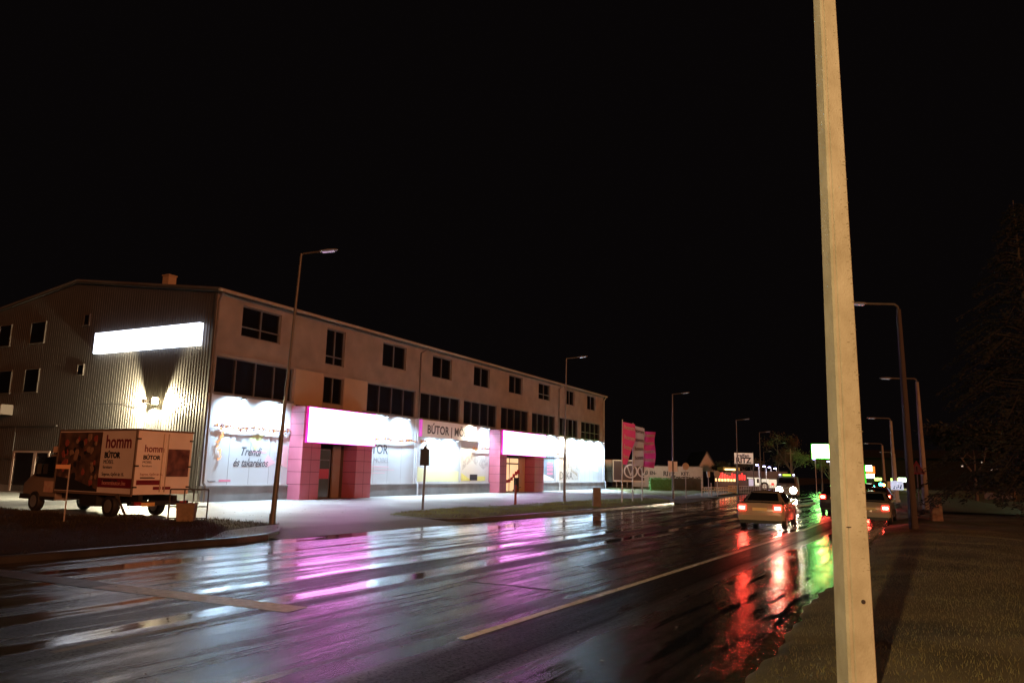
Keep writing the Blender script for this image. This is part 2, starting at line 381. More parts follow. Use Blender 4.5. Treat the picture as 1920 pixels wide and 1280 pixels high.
# pale service path by the far lamp posts
pv = MB()
for a, b_ in zip((47, 54, 62, 72), (54, 62, 72, 90)):
    pv.quad((edge(RIGHT, a) + .5, a, .26), (edge(RIGHT, a) + 7, a, .26), (edge(RIGHT, b_) + 7, b_, .26), (edge(RIGHT, b_) + .5, b_, .26))
tag(frame_obj(pv.build('path', mat('pale_path', (.12, .14, .10), .6, var=.4, vscale=1.2))), kind='structure')

def blades(name, m, count, sampler, hmin, hmax, wdt, label):
    V = np.zeros((count * 3, 3), np.float32); k = 0
    while k < count:
        s_ = sampler()
        if s_ is None: continue
        q, t, z = s_; h = random.uniform(hmin, hmax) * random.choice((.6, 1, 1, 1.3)); a = random.uniform(0, 6.283); ww = wdt * random.uniform(.6, 1.3)
        lx, ly = random.gauss(0, .4) * h, random.gauss(0, .4) * h
        V[3 * k] = (q - math.cos(a) * ww, t - math.sin(a) * ww, z - .01); V[3 * k + 1] = (q + math.cos(a) * ww, t + math.sin(a) * ww, z - .01); V[3 * k + 2] = (q + lx, t + ly, z + h); k += 1
    me = bpy.data.meshes.new(name); me.vertices.add(count * 3); me.vertices.foreach_set('co', V.ravel())
    me.loops.add(count * 3); me.loops.foreach_set('vertex_index', np.arange(count * 3, dtype=np.int32))
    me.polygons.add(count); me.polygons.foreach_set('loop_start', np.arange(0, count * 3, 3, dtype=np.int32)); me.polygons.foreach_set('loop_total', np.full(count, 3, np.int32))
    me.update(); me.validate(); me.materials.append(m)
    o = bpy.data.objects.new(name, me); COL.objects.link(o); frame_obj(o); tag(o, label, 'grass', kind='stuff'); return o
def sR():
    t = 1.5 + 30 * random.random() ** 1.9; q = edge(RIGHT, t) + .12 + 15 * random.random() ** 1.2
    dd = q - edge(RIGHT, t)
    if math.sin(q * 1.3 + 2 * math.sin(t * .7)) * math.sin(t * 1.1 + q * .6) < -.55 and random.random() < .6: return None
    if HR(q, t) < .05 or (dd < .8 and random.random() < .45): return None
    return q, t, HR(q, t)
blades('grass', M_GRASS, 170000, sR, .015, .048, .0038, 'short brown green grass of the near verge by the concrete pole')
def sI():
    q = random.uniform(-20.6, -16); t = random.uniform(23.2, 53)
    if not inI(q, t): return None
    if (q + 19.6) ** 2 / 1.2 + (t - 33.5) ** 2 / 14 < 1 and random.random() < .93: return None
    return q, t, HI(q, t)
blades('grass', M_GRASSG, 26000, sI, .03, .09, .009, 'greener grass on the kerbed island in front of the store')
def sL():
    t = 16.9 - 13 * random.random() ** 1.6; q = random.uniform(-36, -16)
    if not inL(q, t): return None
    return q, t, HL(q, t)
blades('grass', mat('dark_blades', (.04, .032, .016), .8, base2=(.018, .013, .008), vscale=1.), 22000, sL, .03, .10, .008, 'dark rough grass on the left verge beside the truck')

ap = MB(); ap.add([(-16.0, 12.6, .146), (-15.98, 13.6, .146), (-16.2, 14.5, .146), (-16.7, 15.3, .146), (-17.6, 16.3, .22), (-17.2, 15.0, .23), (-16.7, 13.6, .23)], [(0, 1, 6), (1, 2, 5, 6), (2, 3, 4, 5)])
tag(frame_obj(ap.build('pavement', mat('apron_concrete', (.20, .19, .18), .5, var=.3, vscale=3, bump=.3))), kind='structure')
lv = MB(); rr = random.Random(17)
for k in range(420):
    if k < 230: t = rr.uniform(3, 30); q = rr.uniform(-15.4, -2.4); z = .006
    elif k < 330: t = rr.uniform(2, 30); q = edge(RIGHT, t) + rr.uniform(.0, 1.2); z = .03 + max(0, HR(q, t) if q > edge(RIGHT, t) + .35 else .012)
    else: t = rr.uniform(14, 45); q = rr.uniform(-30, -18); z = TZ + .008
    a = rr.uniform(0, 6.28); s_ = rr.uniform(.018, .045); ca, sa = math.cos(a) * s_, math.sin(a) * s_
    lv.add([(q + ca, t + sa, z), (q - sa * .5, t + ca * .5, z + .012), (q - ca, t - sa, z + .004), (q + sa * .5, t - ca * .5, z + .01)], [(0, 1, 2, 3)])
tag(frame_obj(lv.build('fallen_leaves', mat('wet_leaf', (.05, .03, .012), .35, base2=(.10, .07, .02), vscale=2))), 'small wet fallen leaves scattered over the road and lot', 'leaves', kind='stuff')

# ------------------------------------------------------------------ road markings
def strip(name, q0, t0, q1, t1, wd, m=M_PAINT, z=.005):
    d = Vector((q1 - q0, t1 - t0)).normalized(); n_ = Vector((-d.y, d.x)) * wd / 2; mb = MB()
    L_ = (Vector((q1, t1)) - Vector((q0, t0))).length; k = max(1, int(L_ / 4)); pr = None
    for i in range(k + 1):
        p = Vector((q0, t0)) + d * L_ * i / k; cur = ((p.x - n_.x, p.y - n_.y, z), (p.x + n_.x, p.y + n_.y, z))
        if pr: mb.quad(pr[0], cur[0], cur[1], pr[1])
        pr = cur
    return tag(frame_obj(mb.build(name, m)), kind='structure')
strip('centre_line', -5.08, 7.6, -4.86, 25.5, .13)
strip('centre_line', -4.86, 29.5, -5.0, 36., .13)
for t0 in (4.6,): strip('lane_line', -8.15, t0, -8.2, t0 + 1.9, .11, M_PAINT_OLD)
for t0 in (16.6, 22.6, 28.6, 34.6, 40.6): strip('lane_line', -8.15, t0, -8.18, t0 + 2.2, .11, M_PAINT)
for t0 in (24, 33, 42): strip('lane_line', -12.0, t0, -12.0, t0 + 3, .11, M_PAINT_OLD)
strip('stop_line', -16.0, 7.0, -11.8, 7.35, .48, M_PAINT_OLD); strip('stop_line', -11.8, 7.35, -7.9, 7.75, .45, M_PAINT)
ar = MB(); ar.add([(-9.45, 17.2, .006), (-9.3, 17.2, .006), (-9.3, 19., .006), (-9.05, 19., .006), (-9.4, 20.3, .006), (-9.75, 19., .006), (-9.45, 19., .006)], [(0, 1, 2, 6), (3, 4, 5)])
tag(frame_obj(ar.build('arrow_marking', M_PAINT_OLD)), kind='structure')
# dotted reflective edge of the turning lane
dm = MB()
for k in range(26):
    u = k / 25; t = 41 + 21 * u; q = -7.6 - 1.9 * u ** 1.1 + .35 * math.sin(u * 9)
    dm.box(q - .12, q + .12, t - .18, t + .18, .004, .03)
    if k % 2: dm.box(q - .12 - .9 * (1 - u), q + .12 - .9 * (1 - u), t - .18, t + .18, .004, .03)
tag(frame_obj(dm.build('lane_dots', mat('lane_dot_paint', (.5, .42, .3), .4))), kind='structure')
tr = MB()
for pts_ in ([(-7.5, 11.35), (-6.6, 11.5), (-5.9, 11.45), (-5.2, 11.65), (-4.9, 11.6)],):
    for a, c in zip(pts_, pts_[1:]):
        tr.quad((a[0], a[1] - .03, .0045), (c[0], c[1] - .03, .0045), (c[0], c[1] + .03, .0045), (a[0], a[1] + .03, .0045))
tag(frame_obj(tr.build('road_crack', mat('crack_tar', (.012, .012, .013), .5))), kind='structure')

# ------------------------------------------------------------------ the furniture store
store = thing('furniture_store', B0, RZ_B, 'long three storey furniture store with brown upper floor and brightly lit shop windows', 'store')
LEN = 56.1; TOP = 10.62; DEP = 23.3; RIDGE = 12.25
def holes_wall(mb, x0, x1, z0, z1, y, depth, holes, mi=0):
    xs = sorted({x0, x1, *[h[0] for h in holes], *[h[1] for h in holes]}); zs = sorted({z0, z1, *[h[2] for h in holes], *[h[3] for h in holes]})
    for a, b_ in zip(xs, xs[1:]):
        for c, d in zip(zs, zs[1:]):
            mx, mz = (a + b_) / 2, (c + d) / 2
            if any(h[0] < mx < h[1] and h[2] < mz < h[3] for h in holes): continue
            mb.quad((a, y, c), (b_, y, c), (b_, y, d), (a, y, d), mi)
    for h in holes:
        a, b_, c, d = h
        mb.quad((a, y, c), (a, y + depth, c), (a, y + depth, d), (a, y, d), mi); mb.quad((b_, y, c), (b_, y + depth, c), (b_, y + depth, d), (b_, y, d), mi)
        mb.quad((a, y, c), (b_, y, c), (b_, y + depth, c), (a, y + depth, c), mi); mb.quad((a, y, d), (b_, y, d), (b_, y + depth, d), (a, y + depth, d), mi)
UP = [(1.75, 4.55, 8.54, 10.2, 'x'), (8.33, 10.05, 7.96, 10.18, 'x'), (13.9, 16.6, 8.6, 10.22, 'm'), (19.95, 22.65, 8.6, 10.22, 'm'), (26.03, 28.7, 8.62, 10.25, 'm'), (32.22, 34.9, 8.68, 10.28, 'm'), (38.35, 41.05, 8.7, 10.28, 'x'), (44.95, 47.3, 8.75, 10.3, 'm'), (50.93, 53.55, 8.72, 10.32, 'm')]
STR = [(.32, 5.75, 4), (12.5, 17.95, 4), (18.55, 24.05, 4), (24.6, 30.1, 4), (30.85, 36.25, 4), (37.0, 42.35, 4), (43.3, 48.35, 4), (49.2, 54.95, 4)]
fw = MB(); holes_wall(fw, 0, LEN, 5.32, TOP, 0, .22, [u[:4] for u in UP] + [(a, b_, 5.42, 7.3) for a, b_, _ in STR] + [(8.33, 10.12, 5.6, 7.2)])
fw.build('facade_wall', M_PLASTER, store)
for a, b_ in ((5.95, 8.25), (10.2, 12.42)): MB().box(a, b_, -.012, .0, 5.3, 7.34).build('ochre_panel', M_PLASTER2, store)
MB().box(0, LEN, -.05, -.002, 7.42, 7.5).box(0, LEN, -.06, -.002, 10.46, 10.54).build('ledge', M_PLASTER, store)
# core with the gable outline, roof
core = MB(); core.prism([(.3, -.1), (DEP, -.1), (DEP, 10.6), (DEP / 2, RIDGE - .03), (.3, 10.64)], 0, .12, LEN - .02); core.build('wall', mat('dark_interior', (.02, .018, .016), .8), store)
rf = MB(); rf.prism([(-.32, 10.62), (DEP / 2, RIDGE), (DEP + .3, 10.62), (DEP + .3, 10.70), (DEP / 2, RIDGE + .1), (-.32, 10.72)], 0, -.18, LEN + .2); roof = rf.build('roof', mat('roof_sheet', (.09, .075, .065), .5), store)
MB().box(1.0, 1.5, 5.2, 5.7, 11.1, 12.2).box(.96, 1.54, 5.16, 5.74, 12.2, 12.27).build('chimney', mat('chimney_plaster', (.36, .27, .20), .8), roof)
gu = MB(); gu.box(-.22, LEN + .22, -.44, -.32, 10.52, 10.64); gu.box(-.22, LEN + .22, -.46, -.44, 10.58, 10.66); gu.build('gutter', M_GUTTER, store)
for x, m_ in ((.07, M_PIPE), (18.25, M_PIPE), (43.0, M_PIPE), (55.95, M_GUTTER)):
    dp = MB(); dp.path([(x + .5 if 5 < x < 50 else x, -.38, 10.52), (x, -.12, 10.1), (x, -.12, 5.4)], .055); dp.build('downpipe', m_, store, smooth=True)
    dp = MB(); dp.path([(x, -.12, 5.4), (x, -.12, .95), (x, -.28, .8), (x, -.28, .0)], .055); dp.build('downpipe', M_PIPEW if x > 1 else M_PIPE, store, smooth=True)
for a, b_, c, d, k in UP:
    f = MB(); y = .10
    f.box(a, b_, y, y + .06, c, c + .07).box(a, b_, y, y + .06, d - .07, d).box(a, a + .07, y + .001, y + .06, c + .07, d - .07).box(b_ - .07, b_, y + .001, y + .06, c + .07, d - .07)
    mx = (a + b_) / 2; f.box(mx - .04, mx + .04, y - .01, y + .05, c + .07, d - .07)
    if k == 'x': f.box(a + .07, mx - .04, y, y + .05, c + .5, c + .57).box(mx + .04, b_ - .07, y, y + .05, c + .5, c + .57)
    wf = f.build('window', M_FRAME, store); MB().box(a, b_, .162, .172, c, d).build('pane', M_DARKGLASS, wf)
f = MB(); f.box(8.33, 10.12, .10, .16, 5.6, 5.67).box(9.19, 9.26, .09, .15, 5.67, 7.2).box(8.33, 8.4, .1, .16, 5.67, 7.2).box(10.05, 10.12, .1, .16, 5.67, 7.2)
wf = f.build('window', M_FRAME, store); MB().box(8.33, 10.12, .17, .18, 5.6, 7.2).build('pane', M_DARKGLASS, wf)
for a, b_, n_ in STR:
    f = MB(); f.box(a, b_, .10, .16, 5.42, 5.47).box(a, b_, .10, .16, 7.25, 7.3)
    for k in range(n_ + 1):
        x = a + (b_ - a) * k / n_; x = min(max(x, a + .025), b_ - .025); f.box(x - .025, x + .025, .08, .15, 5.47, 7.25)
    if a > 48: f.box(a, b_, .09, .15, 6.15, 6.2)
    wf = f.build('window', M_FRAME, store); MB().box(a, b_, .17, .18, 5.42, 7.3).build('pane', mat('strip_glass', (.010, .012, .018), .12), wf)
# plinth and shop window bays
for a, b_ in ((0, 5.83), (12.05, 28.98), (37.64, LEN)): MB().box(a, b_, -.10, .3, -.1, .80).box(a, b_, -.14, -.1, .74, .80).build('plinth', M_PLINTH, store)
PAN = [(.28, 5.85), (12.05, 18.1), (18.45, 24.3), (24.4, 29.0), (37.65, 42.8), (43.1, 49.0), (49.1, 55.8)]
M_PIER = mat('pale_pier', (.5, .51, .52), .6)
for a, b_, y in ((0, .28, -.04), (18.12, 18.42, -.04), (42.8, 43.1, -.04), (55.8, 56.1, -.04), (5.85, 6.1, .0), (11.9, 12.05, 0), (24.3, 24.4, -.02), (49, 49.1, -.02)):
    MB().box(a, b_, y, .3, .8, 5.36).build('pier', M_PIER, store)
PANELS = []
for i, (a, b_) in enumerate(PAN):
    p = MB().box(a, b_, .04, .12, .84, 5.36).build('shop_window', M_FILM, store); PANELS.append(p)
    s_ = MB(); k = max(3, round((b_ - a) / 1.45))
    for j in range(1, k):
        x = a + (b_ - a) * j / k; s_.box(x - .012, x + .012, .034, .04, .86, 3.5)
    s_.box(a, b_, .03, .04, 3.62, 3.66); s_.build('mullion', M_FILMLINE, p)
    MB().box(a, b_, -.02, .039, .80, .86).build('sill', M_PIPEW, p)
# dark band above the shop windows
for a, b_ in ((0, 5.9), (12.05, 29.0), (37.6, LEN)): MB().box(a, b_, -.06, .05, 5.36, 5.46).build('lintel', M_PIPE, store)
# window graphics
P1 = PANELS[0]
text('Trendi', .62, M_INK, P1, (2.35, .03, 2.35), FX, shear=.35, sx=.85, bold=.008, th=.003)
text('és takarékos', .60, M_INK, P1, (1.95, .03, 1.78), FX, shear=.35, sx=.78, bold=.004, th=.003)
MB().prism([(3.2, 3.4), (3.9, 3.5), (3.7, 2.9), (3.35, 2.6), (3.1, 3.0)], 1, .031, .038).prism([(2.9, 3.2), (3.2, 3.45), (3.1, 3.0)], 1, .032, .037).build('green_print', M_GREENSOFT, P1)
MB().prism([(4.3, 2.45), (4.9, 2.0), (4.3, 1.75), (4.05, 2.0)], 1, .031, .037).prism([(5.2, 3.0), (5.8, 2.95), (5.8, 1.75), (5.25, 1.9)], 1, .031, .037).box(3.1, 4.2, .031, .037, 2.5, 2.62).build('pink_print', M_PINKSOFT, P1)
text('homm', .16, M_INK, P1, (.45, .03, .98), FX, sx=1.2); MB().box(1.15, 1.9, .031, .037, 1.0, 1.1).build('pink_stripe', M_PINKINK, P1)
P2 = PANELS[1]
text('BÚTOR', .85, M_INK, P2, (12.2, .03, 2.78), FX, bold=.012, sx=1.0); text('MÖBEL', .5, M_INKSOFT, P2, (13.5, .03, 2.2), FX, sx=1.1)
MB().box(12.9, 15.2, .031, .037, 1.9, 1.96).box(12.9, 15.8, .031, .037, 1.72, 1.76).box(12.9, 14.8, .031, .037, 1.5, 1.54).build('pink_print', M_PINKSOFT, P2)
P3 = PANELS[2]
MB().prism([(18.6, .95), (24.2, .95), (24.2, 1.7), (22, 1.9), (20, 1.8), (18.6, 2.0)], 1, .031, .036).build('yellow_print', mat('pale_yellow_print', (.62, .63, .36), .5), P3)
P4 = PANELS[3]
MB().box(24.5, 28.9, .031, .035, .95, 3.3).build('poster', mat('poster_base', (.50, .48, .46), .5), P4)
MB().prism([(24.6, 1.0), (26.2, 1.0), (24.6, 1.6)], 1, .026, .030).box(26.9, 28.4, .026, .030, 1.0, 1.35).build('yellow_print', M_YELLOWP, P4)
MB().prism([(24.7, 1.8), (26.2, 2.6), (26.9, 2.2), (27.2, 2.6), (26.6, 3.0), (25.4, 2.9), (24.8, 2.5)], 1, .026, .030).prism([(27.3, 2.3), (28, 1.9), (28.8, 2.2), (28.7, 3.0), (27.6, 3.0)], 1, .026, .030).build('grey_print', M_GREYP, P4)
MB().box(25.9, 27.1, .024, .030, 1.02, 1.5).build('dark_print', M_BLACK, P4)
P5 = PANELS[4]
MB().box(38.2, 42.3, .031, .036, 1.0, 3.45).build('poster', mat('bluegrey_print', (.22, .27, .33), .5, var=.4, vscale=2), P5)
MB().prism([(38.2, 1.0), (42.2, 1.0), (42.2, 1.15), (38.2, 1.9)], 1, .026, .03).build('white_print', M_BOARD, P5)
m5 = MB()
for z in (1.55, 1.9, 2.2, 2.5): m5.box(40.6, 41.9, .026, .03, z, z + .22)
m5.build('pink_print', M_PINKINK, P5)
P6 = PANELS[5]
MB().box(43.4, 48.6, .031, .036, 1.0, 3.35).build('poster', M_GREYP, P6)
m6 = MB(); rnd = random.Random(3)
for k in range(11): x = 43.5 + k * .45; m6.box(x, x + .1 + .12 * rnd.random(), .026, .03, 2.1 + .3 * rnd.random(), 3.2)
m6.prism([(46.5, 2.2), (48.3, 1.7), (48.3, 1.4), (46.5, 1.95)], 1, .026, .03); m6.build('dark_print', M_BROWNP, P6)
text('DEKA', 1.05, M_BLACK, P6, (43.6, .028, 1.12), FX, sx=1.25, th=.002, bold=-.01)
P7 = PANELS[6]
MB().prism([(52.2, 2.3), (54.2, 2.6), (54.6, 1.9), (53, 2.0)], 1, .031, .036).build('yellow_print', mat('pale_yellow_print2', (.62, .62, .40), .5), P7)
for x in (51.2, 52.2): MB().disc((x, .03, 3.55), .12, (0, -1, 0)).build('ornament', M_BLACK, P7)
# red branch motif above second portal's right side
rb = MB(); rb.path([(38.2, -.02, 5.0), (39.2, -.02, 4.9), (40.2, -.02, 4.6), (40.8, -.02, 4.2)], .03); rb.path([(39.2, -.02, 4.9), (39.6, -.02, 5.15), (40.2, -.02, 5.1)], .03); rb.path([(39.4, -.02, 4.85), (39.8, -.02, 4.6)], .03); rb.disc((41.0, -.01, 4.0), .09, (0, -1, 0)); rb.build('red_branch_print', mat('crimson_print', (.35, .02, .05), .5), P5)
# sign board BUTOR | MOBEL
sb = MB().box(18.62, 27.3, -.22, -.0, 4.12, 5.34).build('sign_board', mat('sign_face', (.78, .78, .78), .45), store)
MB().box(18.50, 18.62, -.23, .0, 4.12, 5.34).build('edge_trim', mat('lilac_trim', (.5, .1, .4), .4, emit=(.5, .08, .45), es=1.), sb)
text('BÚTOR | MÖBEL', .86, M_INK, sb, (19.25, -.225, 4.4), FX, bold=.02, sx=1.0, spacing=1.05)

# portals with magenta lightboxes
def portal(x0, x1, colw, pier2, D=1.0):
    m = [M_PINK, M_PINKSEAM]
    for (a, b_) in ((x0, x0 + colw), (x1 - pier2, x1)):
        c = MB(); c.box(a, b_, -D, .02, .0, 5.2); col = c.build('portal_pier', M_PINK, store)
        s_ = MB()
        for z in (.86, 1.55, 2.22, 2.9, 3.55, 4.2, 4.85):
            s_.box(a - .004, b_ + .004, -D - .004, .0, z - .015, z + .015)
        mx = (a + b_) / 2; s_.box(mx - .012, mx + .012, -D - .003, -D, .0, 5.2); s_.build('panel_seam', M_PINKSEAM, col)
    h = MB(); h.box(x0 + colw, x1 - pier2, -D, .0, 3.18, 5.2); h.build('portal_header', M_PINK, store)
    s_ = MB().box(x0 + .16, x1 + .02, -D - .16, -D - .03, 3.2, 5.15).build('lightbox', M_SIGN, store)
    e = MB(); a, b_ = x0 + .135, x1 + .045; y0, y1 = -D - .175, -D - .006
    e.box(a, b_, y0, y1, 5.15, 5.185).box(a, b_, y0, y1, 3.165, 3.2).box(a, x0 + .16, y0, y1, 3.2, 5.15).box(x1 + .02, b_, y0, y1, 3.2, 5.15)
    e.build('lightbox_frame', M_SIGNEDGE, s_)
portal(5.83, 12.02, 1.47, 1.49); portal(29.0, 37.62, 1.2, 1.95)
# entrance 1: dark recess with doors
def side_wall(a, m, y=.1): return a
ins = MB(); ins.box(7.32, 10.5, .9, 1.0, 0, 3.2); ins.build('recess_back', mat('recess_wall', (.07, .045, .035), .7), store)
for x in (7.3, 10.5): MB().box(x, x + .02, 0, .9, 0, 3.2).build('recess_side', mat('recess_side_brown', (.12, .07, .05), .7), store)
d1 = MB(); d1.box(7.45, 9.3, -.04, .0, 0, .08).box(7.45, 7.53, -.04, .0, .08, 2.9).box(9.22, 9.3, -.04, 0, .08, 2.9).box(8.34, 8.42, -.04, 0, .08, 2.2).box(7.53, 9.22, -.04, 0, 2.2, 2.28).box(7.53, 9.22, -.04, 0, 2.82, 2.9)
door1 = d1.build('door', M_FRAME, store); MB().box(7.5, 9.25, -.03, -.01, .08, 2.85).build('pane', mat('door_glass_dim', (.02, .02, .02), .1, emit=(.025, .016, .012), es=1.), door1)
MB().box(7.55, 9.2, -.052, -.045, 1.15, 1.72).build('door_banner', mat('red_banner', (.40, .06, .09), .6), door1)
MB().box(9.45, 10.1, -.12, .0, 0, 3.1).build('recess_column', mat('beige_column', (.22, .16, .12), .7), store)
# entrance 2: lit doors
d2 = MB(); y = -.05
for x in (30.4, 32.55, 34.3): d2.box(x - .05, x + .05, y, 0, 0, 3.0)
d2.box(30.4, 34.3, y, 0, 2.4, 2.52).box(30.4, 34.3, y, 0, 2.92, 3.02).box(30.4, 34.3, y, 0, 0, .1)
door2 = d2.build('door', M_FRAME, store)
lit = MB().box(30.45, 34.25, -.03, -.01, .1, 2.95).build('pane', mat('lit_interior', (.6, .5, .35), .6, emit=(.95, .62, .33), es=1.), door2)
dv = MB()
for k in range(9):
    u = k / 8; dv.box(30.6 + 3.4 * u, 31.1 + 3.4 * u, -.058, -.052, .62 + .9 * u ** 1.5 + .1 * math.sin(9 * u), .85 + 1.05 * u ** 1.5 + .1 * math.sin(9 * u))
dv.build('red_swoosh', mat('red_swoosh', (.45, .02, .03), .5), door2)
MB().box(33.4, 34.15, -.2, -.06, 0, 1.25).build('display_stand', M_BLACK, door2)
MB().box(34.36, 35.6, -.04, .0, 0, 3.1).build('entrance_wall', mat('warm_entrance_wall', (.45, .33, .22), .7), store)
# floodlight fixtures over the shop windows
WHITE = (.56, .80, 1.0)
FL = [(1.75, -.62, 5.15, 1.), (4.35, -.62, 5.15, 1.), (13.9, -.62, 5.15, .9), (16.4, -.62, 5.15, 1.), (20.2, -.7, 3.95, .65), (22.7, -.7, 3.95, .65), (25.4, -.66, 5.18, .9), (27.7, -.62, 5.18, 1.), (39.2, -.62, 5.18, .9), (41.6, -.62, 5.18, 1.), (44.3, -.64, 5.18, 1.), (46.9, -.62, 5.18, 1.), (49.6, -.62, 5.18, 1.), (52.0, -.62, 5.18, 1.), (54.5, -.62, 5.18, .9)]
for i, (x, y, z, k) in enumerate(FL):
    f = MB(); f.box(x - .09, x + .09, y - .06, y + .06, z + .02, z + .1).box(x - .02, x + .02, y + .06, -.0, z + .05, z + .09)
    fo = f.build('floodlight', M_BLACK, store)
    MB().box(x - .07, x + .07, y - .04, y + .05, z + .006, z + .018).build('lamp_glass', mat('flood_glass', (.9, .9, .9), .3, emit=(9, 10, 11), es=1.), fo)
    wc = WHITE if i not in (6, 10) else (1, .88, .62); kk = k * (1.6 if x > 38 else 1.)
    spot('flood_light', B(x, y, z), Vector(B(x, .15, z - .9)) - Vector(B(x, y, z)), 2700 * kk, wc, 150, 1., .05); spot('flood_light', B(x, y, z), Vector(B(x, .25, z - 3.)) - Vector(B(x, y, z)), 420 * kk, wc, 110, 1., .05)
    if i in (0, 1, 2, 3, 4, 5, 7, 9, 11, 13): spot('flood_spill', B(x, y - .05, z), Vector((0, 0, -1)) + (Vector(B(0, -1.2, 0)) - B0).normalized() * .75, 4200 * kk, (.78, .92, 1.0), 105, .9, .06)

# gable: corrugated sheet with real ribs
gb = MB(); pitch = .2; x_out = -.0
def roofz(v): return 10.62 + (RIDGE - 10.62) * (1 - abs(v - DEP / 2) / (DEP / 2))
v = .0; row = []
while v < DEP - .01:
    for dv_, dx in ((0, 0), (.07, 0), (.1, -.024), (.17, -.024)):
        if v + dv_ <= DEP: row.append((dx, v + dv_))
    v += pitch
vs = [(x_out + dx, vv, .45) for dx, vv in row] + [(x_out + dx, vv, roofz(vv) - .02) for dx, vv in row]; n_ = len(row)
gb.add(vs, [(k, k + 1, n_ + k + 1, n_ + k) for k in range(n_ - 1)]); gb.build('corrugated_cladding', M_CLAD, store)
MB().box(-.06, .02, 0, DEP, -.1, .44).build('gable_plinth', M_PLINTH, store)
MB().box(-.11, .0, -.04, .07, .8, 10.6).build('corner_trim', M_CLAD, store)
rv = MB(); rv.prism([(-.3, 10.5), (DEP / 2, RIDGE - .12), (DEP / 2, RIDGE + .02), (-.3, 10.66)], 0, -.17, -.07); rv.prism([(DEP / 2, RIDGE - .12), (DEP + .3, 10.5), (DEP + .3, 10.66), (DEP / 2, RIDGE + .02)], 0, -.17, -.07); rv.build('verge_trim', M_CLAD, store)
for (a, b_, c, d) in ((14.35, 15.85, 8.8, 10.1), (17.9, 19.2, 8.8, 10.15), (10.2, 10.75, 9.55, 10.2), (10.2, 10.8, 6.7, 7.3), (14.4, 15.85, 5.85, 7.25), (17.2, 18.6, 5.85, 7.25)):
    f = MB(); f.box(-.09, -.0, a, a + .06, c, d).box(-.09, 0, b_ - .06, b_, c, d).box(-.09, 0, a + .06, b_ - .06, d - .06, d).box(-.12, 0, a - .03, b_ + .03, c - .05, c)
    wf = f.build('window', mat('pale_reveal', (.07, .06, .05), .6), store); MB().box(-.065, -.05, a + .06, b_ - .06, c, d - .06).build('pane', M_DARKGLASS, wf)
gs = MB().box(-.28, -.05, .75, 9.2, 7.80, 8.95).build('gable_lightbox', M_SIGNW, store)
def gtext(s, size, m, parent, v, z, x, **k):   # text on the gable plane (reads with v decreasing)
    return text(s, size, m, parent, (x, v, z), (R(90), 0, R(-90)), **k)
gtext('BÚTOR', .8, M_SIGNTXT, gs, 8.9, 8.12, -.283, bold=.0, th=.002)
# twin flood lamp on the gable
for v_, s_ in ((4.25, 1), (3.6, -1)):
    f = MB(); f.tube((-.05, v_, 4.95), (-.35, v_, 5.0), .03).box(-.5, -.3, v_ - .14, v_ + .14, 4.9, 5.12); fo = f.build('flood_lamp', M_PIPEW, store)
    MB().box(-.53, -.28, v_ + (.145 if s_ > 0 else -.30), v_ + (.30 if s_ > 0 else -.145), 4.84, 5.16).build('lamp_glass', mat('flood_glow', (.9, .9, .9), .3, emit=(60, 48, 24), es=1.), fo)
    spot('flood_light', B(-.42, v_ + s_ * .36, 5.0), Vector(B(-.25, v_ + s_ * 1.2, 4.75)) - Vector(B(-.42, v_, 5.0)), 6500, (1, .84, .52), 168, .35, .04)
spot('flood_light', B(-.75, 3.9, 4.9), Vector(B(-1.3, 3.9, 0)) - Vector(B(-.75, 3.9, 4.9)), 2600, (1, .88, .62), 150, .5, .05)
spot('flood_light', B(-.38, 3.92, 4.7), Vector(B(-.2, 3.92, 3.9)) - Vector(B(-.38, 3.92, 4.7)), 1500, (1, .86, .56), 150, .6, .05)
spot('wall_light', B(-.5, 21.5, 4.6), Vector((0, 0, -1)), 60, (1, .85, .55), 150, .6, .05)
cb = MB(); cb.path([(-.07, 4.3, 4.9), (-.07, 5.5, 4.75), (-.07, 6.5, 4.95), (-.07, 8.5, 5.0)], .015, 5); cb.build('cable', M_BLACK, store)
MB().box(-.75, -.05, 16.6, 17.6, 4.5, 5.1).build('air_conditioner', mat('ac_casing', (.16, .14, .12), .6), store)
MB().ring((-.4, 18.9, 3.0), 'x', .0, .55, .05).build('satellite_dish', mat('dish_white', (.3, .28, .25), .5), store)
f = MB(); f.box(-.06, -.0, 12.4, 15.8, .1, 2.3); f.build('door', mat('dark_door_glass', (.012, .012, .015), .15), store)
MB().box(-.11, -.07, 13.6, 13.85, .1, 2.3).box(-.11, -.07, 12.35, 12.45, .1, 2.3).box(-.12, -.06, 12.3, 15.9, 2.3, 2.4).box(-.11, -.07, 15.75, 15.9, .1, 2.3).build('door_frame', mat('pale_door_frame', (.33, .27, .24), .5), store)
MB().box(-.14, -.05, 12.0, DEP, 3.78, 3.86).box(-.1, -.05, 16.0, 16.06, .4, 3.78).box(-.12, -.05, 16, DEP, 1.9, 1.95).build('cladding_ledge', M_CLAD, store)

